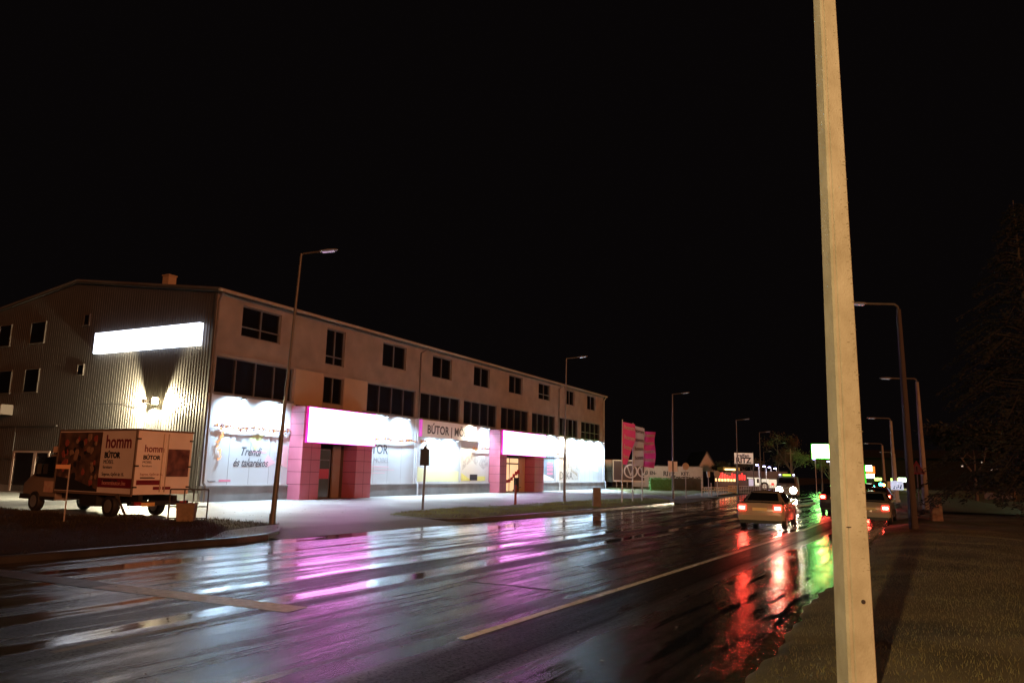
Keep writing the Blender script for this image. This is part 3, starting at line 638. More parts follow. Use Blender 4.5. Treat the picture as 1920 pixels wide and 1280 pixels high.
# ------------------------------------------------------------------ garlands hung across the shop windows
def garland(a, b_, z, label, dens=1., droop=True, y=-.12):
    m = [mat('orange_foil', (.07, .015, .004), .6, emit=(.16, .03, .004), es=1.), mat('gold_bulb', (.12, .05, .01), .5, emit=(1.0, .42, .06), es=1.)]
    mb = MB(); rr = random.Random(int(a * 10)); n_ = int((b_ - a) * 26 * dens)
    for k in range(n_):
        x = a + (b_ - a) * rr.random(); zz = z + rr.gauss(0, .045) + (.05 * math.sin(x * 2.3)); s_ = rr.uniform(.015, .04)
        mb.box(x - s_, x + s_, y - .02, y + .02, zz - s_, zz + s_, 1 if rr.random() < .28 else 0)
    mb.tube((a, y, z), (b_, y, z + .03), .02, .02, 6)
    o = mb.build('garland', m); o.location = B0; o.rotation_euler = (0, 0, RZ_B)
    return tag(o, label, 'garland', 'orange garlands across the shop windows')
garland(.4, 5.75, 3.75, 'orange light garland across the leftmost shop window with a dangling end')
dg_ = MB(); rr = random.Random(5)
for k in range(60):
    zz = 3.7 - 1.6 * rr.random() ** 1.2; x = .95 + .12 * math.sin(zz * 6) + rr.gauss(0, .05); s_ = rr.uniform(.012, .035); dg_.box(x - s_, x + s_, -.06, -.02, zz - s_, zz + s_)
o = dg_.build('garland', mat('gold_bulb_dim', (.6, .3, .1), .3, emit=(.9, .4, .2), es=1.)); o.location = B0; o.rotation_euler = (0, 0, RZ_B); tag(o, 'vertical sparkling garland strand hanging at the left edge of the leftmost shop window', 'garland', 'orange garlands across the shop windows')
garland(12.3, 18.4, 3.72, 'orange garland across the window right of the first pink portal')
garland(18.6, 20.0, 3.8, 'short orange garland under the left end of the lettered sign board')
garland(26.0, 28.7, 3.55, 'thin red orange garland left of the second pink portal', .6)
garland(38.3, 45.5, 3.62, 'sparse orange garland right of the second pink portal', .45)

# ------------------------------------------------------------------ box truck
tk = thing('box_truck', W(-23.45, 15.2, .12), RZ_ROAD, 'white box truck with printed box parked beside the corrugated gable wall', 'truck')
# local: x<0 forward (truck faces -x), y 0..2.15 across, rear face at x=0
M_TRUCK = mat('truck_white', (.86, .80, .80), .4, var=.1, vscale=1.5)
bx = MB().box(-4.6, 0, 0, 2.15, .78, 2.92).build('box_body', M_TRUCK, tk)
MB().box(-4.62, .02, -.02, 2.17, 2.90, 2.96).box(-4.62, .02, -.015, .03, .72, .8).box(-.03, .02, -.015, .05, .8, 2.9).box(-4.63, -4.58, -.015, .05, .8, 2.9).build('edge_rail', mat('truck_rail', (.16, .12, .10), .5), bx)
gd = MB(); rr = random.Random(11)
MB().box(-4.57, -1.95, -.008, .0, .82, 2.86).build('photo_print', mat('truck_photo', (.17, .10, .075), .5, base2=(.028, .02, .022), vscale=2.6), bx)
pm = [mat('photo_red', (.32, .08, .07), .5), mat('photo_dark', (.02, .02, .025), .5), mat('photo_tan', (.30, .20, .15), .5)]
for k in range(46):
    x = rr.uniform(-4.4, -2.1); z = rr.uniform(1.5, 2.7) if rr.random() < .7 else rr.uniform(.9, 1.5); s_ = rr.uniform(.05, .17)
    n_ = 7; gd.prism([(x + s_ * (.6 + .5 * rr.random()) * math.cos(6.283 * j / n_), z + s_ * (.6 + .6 * rr.random()) * math.sin(6.283 * j / n_)) for j in range(n_)], 1, -.010 - .0004 * k, -.009, rr.choice((0, 1, 1, 2, 2, 0)))
gd.prism([(-3.3, 1.2), (-1.95, .9), (-1.95, .84), (-4.5, .84), (-4.5, 1.3)], 1, -.034, -.03, 1)
gd.build('photo_motif', pm, bx)
M_TRED = mat('truck_crimson', (.17, .012, .028), .5)
TK = (R(90), 0, 0)
MB().box(-1.95, -.05, -.006, .0, .98, 1.3).build('crimson_band', M_TRED, bx)
text('homm', .62, M_TRED, bx, (-1.72, -.006, 2.32), TK, sx=.93, bold=.012)
text('BÚTOR', .27, M_BLACK, bx, (-1.72, -.006, 1.98), TK, bold=.012); text('MÖBEL', .19, M_INK, bx, (-1.74, -.006, 1.78), TK); text('furniture', .15, M_INK, bx, (-1.74, -.006, 1.62), TK)
text('Sopron, Győri út 15.', .15, M_BLACK, bx, (-1.76, -.006, 1.48 - .1), TK); text('hommbutor.hu', .15, M_BLACK, bx, (-1.74, -.006, 1.38 - .2), TK, bold=.005)
text('hommbutor.hu', .22, mat('band_pink', (.5, .25, .25), .5), bx, (-1.7, -.011, 1.07), TK)
# rear doors (face +x): text reads along +y
rd_ = MB().box(.0, .03, .04, 1.05, .84, 2.86).build('rear_door', M_TRUCK, tk)
rd2 = MB().box(.0, .03, 1.08, 2.11, .84, 2.86).build('rear_door', M_TRUCK, tk)
def rtext(s, size, m, y, z, parent=rd_, **k): return text(s, size, m, parent, (.034, y, z), (R(90), 0, R(90)), **k)
rtext('homm', .34, M_TRED, .30, 2.2, sx=.85, bold=.005); rtext('BÚTOR', .19, M_BLACK, .28, 1.95, bold=.008); rtext('MÖBEL', .11, M_INK, .27, 1.82); rtext('furniture', .10, M_INK, .27, 1.7)
rtext('Sopron, Győri út 15.', .10, M_TRED, .22, 1.42); MB().box(.03, .035, .24, .78, 1.31, 1.345).box(.03, .035, .24, .70, 1.36, 1.372).build('small_print', M_BLACK, rd_); rtext('hommbutor.hu', .10, M_BLACK, .22, 1.18)
MB().box(.03, .038, .12, 1.0, .98 + .12, 1.16 + .12 - .02).build('crimson_band', M_TRED, rd_)
MB().box(.03, .036, 1.2, 2.05, 1.38, 2.32).build('photo_print', mat('rear_photo', (.22, .10, .09), .5, base2=(.06, .02, .03), vscale=4), rd2)
hg = MB()
for z in (1.0, 1.7, 2.6):
    hg.box(.03, .06, -.01, .14, z, z + .05); hg.box(.03, .06, 2.01, 2.16, z, z + .05)
hg.build('hinge', M_RUBBER, tk); MB().tube((.06, .98, .86), (.06, .98, 2.84), .018).tube((.06, 1.16, .86), (.06, 1.16, 2.84), .018).build('lock_bar', mat('bar_steel', (.3, .26, .22), .4, metal=.5), tk)
MB().box(.031, .05, .75, 1.03, 1.0 - .06, 1.08 - .04).box(.031, .05, 1.1, 1.4, .94, 1.04).build('latch', M_TRED, tk)
ch = MB(); ch.box(-4.7, -.1, .35, .5, .52, .74).box(-4.7, -.1, 1.65, 1.8, .52, .74).box(-3.0, -2.0, .05, .5, .32, .74).box(-.15, .06, .0, 2.15, .42, .56).box(-2.9, -2.2, 1.5, 2.1, .35, .7); ch.build('chassis', M_PLASTIC, tk)
MB().box(.062, .08, .35, .85, .40, .52).build('number_plate', mat('truck_plate', (.75, .5, .2), .5), tk); 
for y in (.1, 1.8): MB().box(.062, .085, y, y + .25, .44, .54).build('tail_light', mat('dull_red_lens', (.3, .02, .02), .4), tk)
def wheel(parent, x, y, z, r, wd, axis='y', rim=M_RIM):
    mb = MB()
    prof = [(-wd / 2, r * .80), (-wd / 2, r * .93), (-wd * .36, r), (wd * .36, r), (wd / 2, r * .93), (wd / 2, r * .80)]; rings = []
    N_ = 22
    for o_, rad in prof:
        rings.append([((x + o_, y + rad * math.cos(6.2832 * k / N_), z + rad * math.sin(6.2832 * k / N_)) if axis == 'x' else (x + rad * math.cos(6.2832 * k / N_), y + o_, z + rad * math.sin(6.2832 * k / N_))) for k in range(N_)])
    mb.loft(rings); t_ = mb.build('wheel', M_RUBBER, parent, smooth=True)
    rm = MB()
    for s_ in (-1, 1):
        o_ = s_ * wd * .5
        a = (x + o_, y, z) if axis == 'x' else (x, y + o_, z); b2 = (x + o_ * 1.06, y, z) if axis == 'x' else (x, y + o_ * 1.06, z)
        rm.tube(a, b2, r * .62, r * .5, 16)
    rm.build('rim', rim, t_, smooth=True)
for x, y in ((-5.95, .15), (-5.95, 1.95), (-1.35, .2), (-1.35, 1.9)): wheel(tk, x, y, .36, .36, .24)
cab = MB()
prof = [(-4.66, .42), (-6.85, .42), (-6.95, .62), (-6.9, .98), (-6.55, 1.22), (-6.15, 1.42), (-5.45, 2.05), (-5.15, 2.18), (-4.66, 2.2)]
rings = []
for y, s_ in ((.07, .93), (.13, 1.), (1.0, 1.02), (1.97, 1.), (2.03, .93)):
    rings.append([(-4.66 + (x + 4.66) * s_, y + (.12 if (y < .5 and z > 1.5) else -.12 if (y > 1.5 and z > 1.5) else 0), .42 + (z - .42) * (s_ * .5 + .5)) for x, z in prof])
cab.loft(rings); cb_ = cab.build('cab', mat('cab_white', (.24, .19, .16), .35), tk, smooth=True)
MB().prism([(-5.98, 1.28), (-5.38, 1.96), (-4.85, 2.0), (-4.85, 1.25)], 1, .03, .08).build('side_window', M_CARGLASS, cb_)
MB().add([(-6.26, .3, 1.44), (-6.26, 1.8, 1.44), (-5.55, 1.75, 2.1), (-5.55, .35, 2.1)], [(0, 1, 2, 3)]).build('windscreen', M_CARGLASS, cb_)
MB().box(-5.05, -4.75, .05, 2.05, 2.14, 2.36).build('wind_deflector', mat('deflector_white', (.62, .45, .35), .4), cb_)
MB().box(-5.7, -5.58, -.16, .0, 1.35, 1.72).build('mirror', M_PLASTIC, cb_)
MB().box(-6.98, -6.3, .05, 2.05, .42, .62).box(-5.6, -4.66, .062, .1, .42, .55).build('bumper', M_PLASTIC, cb_)
MB().box(-5.4, -4.78, .056, .066, .7, 1.1).build('side_print', mat('cab_pink_print', (.5, .28, .24), .5, base2=(.62, .5, .4), vscale=5), cb_)

# ------------------------------------------------------------------ street lamps
def steel_lamp(loc, rz, h, arm, label, tiltx=.0):
    L_ = thing('street_lamp', loc, rz, label, 'street lamp', 'street lamps along both sides of the road')
    p = MB(); p.tube((0, 0, 0), (tiltx * .3, 0, h * .32), .085, .075, 14).tube((tiltx * .3, 0, h * .32), (tiltx, 0, h), .055, .04, 14).tube((0, 0, 0), (0, 0, .35), .10, .10, 14); p.build('pole', M_STEEL, L_, smooth=True)
    a = MB(); a.path([(tiltx, 0, h - .05), (tiltx + .06, 0, h), (tiltx + arm, 0, h + .08)], .03, 8); a.build('arm', M_STEEL, L_, smooth=True)
    x0 = tiltx + arm; hd = MB(); rings = []
    for u, wd, th in ((0, .05, .05), (.08, .09, .07), (.3, .12, .09), (.5, .11, .07), (.6, .06, .03)):
        z = h + .09 + u * .12; rings.append([(x0 + u, wd * math.cos(k * .785), z + th * .5 * math.sin(k * .785)) for k in range(8)])
    hd.loft(rings); o = hd.build('lamp_head', M_LAMPHEAD, L_, smooth=True)
    MB().add([(x0 + .1, -.09, h + .055), (x0 + .5, -.09, h + .105), (x0 + .5, .09, h + .105), (x0 + .1, .09, h + .055)], [(0, 1, 2, 3)]).build('lamp_glass', M_LAMPGLASS, o)
    return L_
steel_lamp((-7.26, 23.4, .15), R(0), 8.65, .58, 'slim grey street lamp on the left grass tip, tallest on the left side', .30)
steel_lamp((3.42, 46.5, .15), R(0), 8.9, .75, 'slim grey street lamp on the grass island before the far end of the store', .06)
steel_lamp((12.14, 55.75, .15), R(0), 7.75, .7, 'slim grey street lamp carrying two small white plates, right of the flags', .08)
steel_lamp((23.2, 76.2, .15), R(0), 7.4, .8, 'distant slim street lamp rising behind the white two line tyre shop sign')
steel_lamp((30.9, 92.2, .15), R(0), 7.1, .8, 'distant slim street lamp behind the row of bright forecourt lamps')
steel_lamp((45.6, 127, .15), R(0), 7.3, .9, 'faint distant street lamp right of the bright forecourt lamps, nearer of two faint ones')
steel_lamp((51., 150, .15), R(0), 6.6, 1., 'faintest distant street lamp on the left roadside, above the oncoming van')

def concrete_pole(loc, rz, h, w0, w1, arm, label, m=M_CONC2, head=True, lean=0., stains=False):
    L_ = thing('street_lamp', loc, rz, label, 'street lamp', 'street lamps along both sides of the road')
    rings = []
    N_ = 14
    for i in range(N_ + 1):
        u = i / N_; wd = (w0 + (w1 - w0) * u) / 2; dp = wd * .95; c = wd * .16; z = -.25 + (h + .25) * u; ox = lean * u
        # H-section like pole: chamfered corners and a shallow groove on the left side
        rings.append([(ox - wd + c, -dp, z), (ox - wd * .62, -dp, z), (ox - wd * .58, -dp + .012, z), (ox - wd * .5, -dp, z), (ox + wd - c * .5, -dp, z), (ox + wd, -dp + c * .5, z), (ox + wd, dp - c, z), (ox + wd - c, dp, z), (ox - wd + c, dp, z), (ox - wd, dp - c, z), (ox - wd, -dp + c, z)])
    p = MB(); p.loft(rings)
    if stains:
        rr = random.Random(12)
        for k in range(260):
            u = .1 + .88 * rr.random(); z = h * u; wd = (w0 + (w1 - w0) * u) / 2; ox = lean * u
            x = max(ox - wd * .4, min(ox + wd * (.92 - abs(rr.gauss(0, .28))), ox + wd * .93)); l_ = rr.uniform(.003, .022) * (wd / .12); h_ = rr.uniform(.0015, .005)
            y = -wd * .95 - .0015; n_ = 6; p.add([(x + l_ * math.cos(6.283 * q_ / n_) * rr.uniform(.6, 1.2), y, z + h_ * math.sin(6.283 * q_ / n_) * rr.uniform(.5, 1.3)) for q_ in range(n_)], [tuple(range(n_))], 1)
    p.build('pole', [m, mat('pole_stain', (.25, .22, .16), .9)], L_)
    if arm:
        a = MB(); a.path([(lean, 0, h - .25), (lean - .02, 0, h + .1), (lean - .15, 0, h + .2), (lean - arm, 0, h + .2)], .045, 8); a.build('arm', M_STEEL, L_, smooth=True)
        x0 = lean - arm; rings = []
        for u, wd, th in ((0, .05, .05), (.1, .1, .1), (.35, .13, .12), (.6, .11, .08), (.7, .05, .03)):
            rings.append([(x0 - u, wd * math.cos(k * .785), h + .2 + th * .5 * math.sin(k * .785)) for k in range(8)])
        hd = MB(); hd.loft(rings); o = hd.build('lamp_head', M_LAMPHEAD, L_, smooth=True)
        MB().add([(x0 - .12, -.1, h + .13), (x0 - .6, -.1, h + .15), (x0 - .6, .1, h + .15), (x0 - .12, .1, h + .13)], [(0, 1, 2, 3)]).build('lamp_glass', M_LAMPGLASS, o)
    return L_
near = concrete_pole((2.975, 6.65, .2), R(4), 9.6, .246, .115, 1.9, 'large pale weathered concrete pole in the foreground, lit yellow and cropped by the frame', M_CONC, lean=.085, stains=True)
hl = MB().tube((.04, -.118, .72), (.04, -.110, .72), .018, .018, 10).box(-.07, -.03, -.116, -.108, 1.33, 1.337).build('bolt_hole', M_BLACK, near)
concrete_pole((14.8, 27.7, .15), R(0), 8.2, .25, .13, 1.2, 'dark concrete lamp post in the shadow of the foreground pole', mat('pole_shadow_tone', (.045, .035, .03), .7, var=.3, vscale=2))  # shadow of the foreground pole put into this post's dark base colour
concrete_pole((24.15, 43.7, .15), R(-3), 7.5, .30, .14, 1.45, 'pale concrete lamp post beside the red warning triangle', M_CONC2)
concrete_pole((29.1, 56.7, .15), R(0), 6.15, .28, .15, 1.1, 'pale concrete lamp post behind the small white map board', M_CONC2)
concrete_pole((46.1, 92.3, .1), R(0), 5.9, .34, .2, 1.6, 'small distant concrete lamp post just left of the white map board', M_CONC2)
concrete_pole((58.2, 113, .1), R(0), 5.6, .34, .2, 1.6, 'smallest distant concrete lamp post, right of the bright green and red price sign', M_CONC2)
# light from the yellow street lamp standing behind the photographer
spot('sodium_lamp', (-4.5, -6.6, 7.6), Vector((9.6, 12.0, -3.6)), 10500, (1.0, .69, .30), 92, .55, .11)

# ------------------------------------------------------------------ small street furniture
def T(name, loc, rz, label, cat, group=None): return thing(name, loc, rz, label, cat, group)
s_ = T('road_sign', (-3.85, 33.97, .15), R(-20), 'dark rectangular sign box on a slim post seen from behind, at the driveway corner', 'sign')
MB().tube((0, 0, 0), (.06, 0, 2.9), .055, .05).build('post', M_STEEL, s_, smooth=True)
MB().box(-.20, .22, -.06, .06, 1.95, 2.7).box(-.05, .08, -.05, .05, 2.7, 2.8).build('sign_box', mat('sign_back', (.05, .048, .045), .5), s_)
s_ = T('hydrant', (.35, 39.45, .15), R(0), 'slender red hydrant post on the grass island before the second portal', 'hydrant')
MB().tube((0, 0, 0), (0, 0, .95), .07, .06).tube((0, 0, .95), (0, 0, 1.08), .09, .05).build('body', mat('hydrant_red', (.20, .03, .03), .5), s_, smooth=True)
MB().tube((-.16, 0, .8), (.16, 0, .8), .035, .035).build('outlet', mat('hydrant_red'), s_, smooth=True); MB().tube((.0, 0, .9), (.28, 0, .97), .02, .02).build('handle', M_STEEL, s_)
s_ = MB(); s_.loft([[(-.22, -.16, -.1), (.22, -.16, -.1), (.22, .16, -.1), (-.22, .16, -.1)], [(-.2, -.15, .95), (.2, -.15, .95), (.2, .15, .95), (-.2, .15, .95)], [(-.17, -.12, 1.0), (.17, -.12, 1.0), (.17, .12, 1.0), (-.17, .12, 1.0)]])
o = s_.build('marker_block', mat('block_concrete', (.16, .13, .12), .8, var=.3)); o.location = (4.7, 40.3, .15); tag(o, 'squat dark concrete block on the grass island right of the second lamp', 'block')
o2 = s_.build('marker_block', mat('block_pink', (.30, .19, .15), .8, base2=(.18, .12, .10), vscale=5, bump=.4)); o2.location = (19.0, 33.6, .2); o2.rotation_euler = (0, 0, R(-10)); o2.scale = (1, 1, 1); tag(o2, 'reddish concrete stump standing in the dark right verge behind the lamp posts', 'block')
# metal rack with a planter box
s_ = T('metal_rack', (-9.9, 23.45, .15), R(17), 'thin dark metal rack standing on the grass behind the concrete bin', 'rack')
r_ = MB()
for x in (-.55, .55): r_.tube((x, 0, 0), (x, 0, 1.02), .022, .022, 8)
r_.tube((-.55, 0, 1.02), (.55, 0, 1.02), .022, .022, 8).tube((-.55, 0, .5), (.55, 0, .5), .018, .018, 8).tube((-.14, 0, .5), (-.14, 0, 1.02), .02, .02, 8).tube((.12, 0, .5), (.12, 0, 1.02), .02, .02, 8).tube((-.55, 0, .15), (.55, 0, .15), .014, .014, 8)
r_.build('frame', mat('rack_iron', (.05, .045, .045), .5), s_)
s_ = T('litter_bin', (-9.75, 23.0, .15), R(12), 'small brown concrete litter bin standing in front of the thin metal rack', 'bin')
b_ = MB(); b_.loft([[(-.22, -.2, 0), (.22, -.2, 0), (.22, .2, 0), (-.22, .2, 0)], [(-.26, -.24, .58), (.26, -.24, .58), (.26, .24, .58), (-.26, .24, .58)]]); b_.build('body', mat('bin_concrete', (.26, .2, .14), .8, var=.3, vscale=8, bump=.5), s_)
MB().box(-.275, .275, -.255, .255, .58, .63).build('rim', mat('bin_rim', (.2, .15, .11), .7), s_)
# street-name sign
s_ = T('street_sign', (-12.9, 22.1, .15), R(0), 'thin pale post with a small orange lit plate in front of the truck cab', 'sign')
MB().tube((0, 0, 0), (-.02, 0, 1.72), .022, .02, 8).build('post', mat('pale_post', (.36, .33, .32), .5), s_); MB().box(-.42, .0, -.02, .0, 1.58, 1.70).build('plate', mat('plate_white', (.75, .42, .24), .5), s_)
o = MB().tube((0, 0, 0), (-.38, 0, .72), .035, .03, 8).tube((-.36, 0, .66), (-.42, 0, .78), .07, .065, 8).build('leaning_stake', mat('stake_dark', (.03, .022, .018), .8)); o.location = (-11.3, 22.6, .22); tag(o, 'short dark stake with a knob leaning over the truck side print', 'stake')
# low shrub silhouette
sh = MB(); rr = random.Random(2)
for k in range(420):
    p = Vector((rr.gauss(0, .3), rr.gauss(0, .16), abs(rr.gauss(0, .16)))); s_2 = rr.uniform(.012, .035); a = Vector((rr.gauss(0, 1), rr.gauss(0, 1), rr.gauss(0, 1))).normalized() * s_2; c = a.orthogonal().normalized() * s_2 * .6
    sh.quad(p - a, p - c, p + a, p + c)
for k in range(9): sh.tube((rr.gauss(0, .08), 0, 0), (rr.gauss(0, .35), rr.gauss(0, .1), rr.uniform(.15, .4)), .008, .004, 5)
o = sh.build('shrub', mat('dark_leaves', (.03, .025, .015), .8)); o.location = (-11.35, 22.95, .15); tag(o, 'ragged dark low shrub on the grass under the truck rear', 'shrub')

# ------------------------------------------------------------------ flags
def flag(loc, h, fw_, ftop, fbot, mf, mt, label, ph, amp, taper=.0, rows=4, rz=R(3)):
    F = thing('flag', loc, rz, label, 'flag', 'tall banner flags on the grass island')
    MB().tube((0, 0, 0), (.06, 0, h), .045, .03, 10).tube((.06, 0, h), (.06, 0, h + .06), .045, .03, 10).build('pole', mat('flagpole_white', (.5, .48, .46), .4), F, smooth=True)
    def wv(x, z):
        u = x / fw_; v = (ftop - z) / (ftop - fbot)
        return (.07 + x * (1 - taper * max(0, v - .35) * 1.2), amp * u * math.sin(2.6 * v * 3 + ph + 2.2 * u), z - .08 * u - .12 * u * math.sin(3 * v + ph))
    mb = MB(); nx, nz = 10, 34; vs = [wv(fw_ * i / nx, ftop + (fbot - ftop) * j / nz) for i in range(nx + 1) for j in range(nz + 1)]
    mb.add(vs, [(i * (nz + 1) + j, (i + 1) * (nz + 1) + j, (i + 1) * (nz + 1) + j + 1, i * (nz + 1) + j + 1) for i in range(nx) for j in range(nz)])
    c = mb.build('cloth', mf, F, smooth=True)
    for r__ in range(rows):
        zc = ftop - (ftop - fbot) * (.10 + .23 * r__)
        def wp(co):
            p = wv(co.x, co.z); return (p[0], p[1] - .012 - abs(co.y), p[2])
        text('homm', .36, mt, c, (fw_ * .14, 0, zc - .14), FX, sx=fw_ / 1.15, warp=wp, th=.001, bold=.012)
    return F
M_FPINK = mat('pink_flag_cloth', (.80, .08, .46), .7); M_FWHITE = mat('pale_flag_cloth', (.72, .78, .95), .7)
M_FT = mat('flag_white_print', (.8, .75, .75), .7); M_FTP = mat('flag_mauve_print', (.16, .05, .10), .7)
flag((6.87, 45.87, .15), 5.0, .78, 4.92, 2.35, M_FPINK, M_FT, 'leftmost pink banner flag on its white pole', .4, .10, .9)
flag((7.86, 47.91, .15), 4.95, .72, 4.85, 2.25, M_FWHITE, M_FTP, 'pale mauve banner flag between the two pink ones', 2.0, .08, .15)
flag((8.68, 49.16, .15), 4.75, .85, 4.55, 2.25, M_FPINK, M_FT, 'rightmost pink banner flag, billowing behind the pale flag', 3.4, .22, .1)

# ------------------------------------------------------------------ posts and plates at the island's end
s_ = T('road_sign', (12.02, 55.45, .15), R(8), 'pair of small white plates fixed to the slim lamp pole right of the flags', 'sign')
MB().box(-.32, -.02, -.12, -.09, 1.95, 2.75).build('plate', mat('plate_pinkwhite', (.75, .75, .8), .5), s_); MB().box(.10, .38, -.12, -.09, 1.95, 2.72).build('plate', mat('plate_pinkwhite'), s_)
MB().box(-.05, .12, -.10, -.02, 1.9, 2.78).build('bracket', M_PLASTIC, s_)
def post_sign(loc, h, label, kind='round', r_=.28, face=(.35, .28, .2), rz=R(12)):
    s_ = T('road_sign', loc, rz, label, 'sign')
    MB().tube((0, 0, 0), (0, 0, h), .035, .03, 8).build('post', mat('sign_post_grey', (.30, .28, .26), .5), s_, smooth=True)
    if kind == 'round': MB().disc((0, -.05, h - r_), r_, (0, 1, 0), 24, th=.03).build('disc', mat('disc_%.2f' % face[0], face, .5), s_)
    elif kind == 'box': MB().box(-.12, .12, -.08, .02, h - .5, h).build('plate', mat('disc_%.2f' % face[0], face, .5), s_)
    return s_
post_sign((13.86, 59.0, .1), 2.75, 'round brownish traffic sign on a grey post right of the lit lamp plates')
post_sign((17.5, 66, .05), 2.2, 'grey post with a small pale cap in front of the gabled house', 'box', face=(.30, .28, .25))
post_sign((18.4, 66.5, .05), 2.3, 'round grey traffic sign on a thin post right of the gabled house', face=(.22, .23, .24), r_=.3)
for i, (x, y, h, lb) in enumerate(((16.95, 66.2, 1.3, 'short pale bollard post left of the capped grey post'), (17.95, 66.8, 1.2, 'short pale bollard post between the capped post and the round grey sign'))):
    o = MB().tube((0, 0, 0), (0, 0, h), .04, .035, 8).build('bollard', mat('bollard_pale', (.34, .28, .22), .6)); o.location = (x, y, .05); tag(o, lb, 'bollard', 'pale posts beside the far entrance')
# warning triangle
s_ = T('road_sign', (23.5, 43.2, .2), R(-28), 'red bordered warning triangle sign in front of the pale lamp post', 'sign')
MB().tube((0, 0, 0), (0, 0, 2.3), .035, .03, 8).build('post', mat('sign_post_dark', (.16, .14, .13), .5), s_)
MB().prism([(-.44, 2.05), (.44, 2.05), (0, 2.82)], 1, -.05, -.03).build('border', mat('sign_red', (.40, .05, .05), .5), s_)
MB().prism([(-.30, 2.13), (.30, 2.13), (0, 2.66)], 1, -.056, -.0505).build('face', mat('sign_face_dull', (.32, .16, .13), .5), s_)
MB().box(-.03, .03, -.062, -.057, 2.26, 2.48).box(-.03, .03, -.062, -.057, 2.17, 2.22).build('symbol', M_BLACK, s_)
# map board
s_ = T('map_board', (28.95, 56.1, .15), R(-28), 'small pale blue lit board on a white stand before the pale lamp post', 'sign')
MB().box(-.10, .1, -.05, .05, 0, 1.0).box(-.16, .16, -.1, .1, 0, .3).build('stand', mat('stand_pale', (.45, .47, .45), .6), s_)
bd = MB().box(-.42, .42, -.05, .0, 1.0, 1.66).build('board', mat('board_blue', (.6, .66, .75), .5, emit=(.45, .55, .75)), s_)
mm = MB(); rr = random.Random(4)
for k in range(16): x = rr.uniform(-.36, .3); z = rr.uniform(1.04, 1.3); mm.box(x, x + .05, -.056, -.0505, z, z + rr.uniform(.04, .16))
mm.build('print', mat('board_navy', (.05, .08, .18), .5), bd)

# ------------------------------------------------------------------ left far side: dark shed, container, tyre shop wall, hedges, house
s_ = T('container', (12.25, 92.5, .15), R(5), 'cream two panel container standing just behind the far end of the store', 'container')
MB().box(-.75, .55, 0, 2.4, .7, 3.4).build('body', mat('cream_sheet', (.42, .36, .26), .6), s_); MB().box(-.78, .58, -.02, 0, 2.0, 2.06).box(.38, .44, -.02, 0, .7, 3.4).build('seam', mat('cream_seam', (.2, .17, .12), .6), s_); MB().box(-.7, -.6, .1, 2.3, 0, .7).box(.4, .5, .1, 2.3, 0, .7).build('leg', M_PLASTIC, s_)
s_ = T('advertising_trailer', (14.4, 90.3, .15), R(3), 'dark brown hoarding printed with two large white rings, behind the flags', 'hoarding')
MB().box(-1.85, 1.85, 0, .3, .95, 3.25).build('panel', mat('dark_brown_panel', (.045, .03, .028), .6), s_)
MB().box(-1.9, 1.9, -.02, .32, .78, .96).box(-1.9, 1.9, -.02, .32, 3.25, 3.36).box(-1.95, -1.85, -.02, .32, .78, 3.3).build('frame', mat('pale_frame', (.5, .45, .36), .5), s_)
for x in (-1.5, -.2, 1.5): MB().tube((x, .1, 0), (x, .1, .8), .06, .06, 8).build('leg', mat('leg_pale', (.3, .27, .23), .6), s_)
rg = MB(); rg.ring((.2, -.06, 2.05), 'y', .68, .84, .04); rg.path([(-.2, -.05, 2.6), (.2, -.05, 1.5), (.55, -.05, 2.5)], .07); rg.build('ring_emblem', mat('ring_print', (.45, .42, .42), .5), s_)
rg = MB(); rg.ring((1.75, -.07, 2.05), 'y', .6, .74, .03); rg.path([(1.4, -.05, 2.5), (1.75, -.05, 1.6), (2.1, -.05, 2.45)], .06); rg.build('ring_emblem', mat('ring_print'), s_)
s_ = T('tyre_shop_wall', (21.0, 99.5, .1), R(-2), 'long grey wall painted with large black tyre company lettering', 'wall')
MB().box(-4.6, 4.6, 0, .4, 0, 2.85).build('wall', mat('grey_wall', (.38, .38, .36), .8, var=.15), s_); MB().box(-4.65, 4.65, -.05, .45, 2.85, 2.95).build('coping', M_CLAD, s_)
text('REIFEN-', .62, M_BLACK, s_, (-3.3, -.02, 1.75), FX, sx=.85, bold=.02); text('RITZ', .85, M_BLACK, s_, (-.6, -.02, 1.62), FX, sx=.9, bold=.03); text('KFT.', .62, M_BLACK, s_, (1.75, -.02, 1.72), FX, sx=.95, bold=.02)
def leafy(mb, n_, box_, s0, s1, rr):
    for k in range(n_):
        p = Vector((rr.uniform(box_[0], box_[1]), rr.uniform(box_[2], box_[3]), rr.uniform(box_[4], box_[5]))); a = Vector((rr.gauss(0, 1), rr.gauss(0, 1), rr.gauss(0, 1))).normalized() * rr.uniform(s0, s1); c = a.orthogonal().normalized() * a.length * .6
        mb.quad(p - a, p - c, p + a, p + c)
rr = random.Random(8)
h1 = MB(); leafy(h1, 2600, (-1.2, 1.2, -.4, .4, 0, 1.4), .03, .09, rr); h1.box(-1.1, 1.1, -.3, .3, 0, 1.25)
o = h1.build('hedge', mat('hedge_green', (.05, .17, .03), .7)); o.location = (16.0, 79.5, .15); tag(o, 'clipped bright green hedge behind the lamp plates', 'hedge')
h2 = MB(); leafy(h2, 2600, (-1.7, 1.7, -.4, .4, 0, 1.6), .03, .1, rr); h2.box(-1.6, 1.6, -.3, .3, 0, 1.4)
o = h2.build('hedge', mat('hedge_dark', (.035, .035, .02), .8)); o.location = (19.5, 83.0, .1); tag(o, 'dark brown hedge between the green hedge and the gabled house', 'hedge')
s_ = T('house', (29.0, 110, .0), R(8), 'small beige house with a steep pointed gable', 'house')
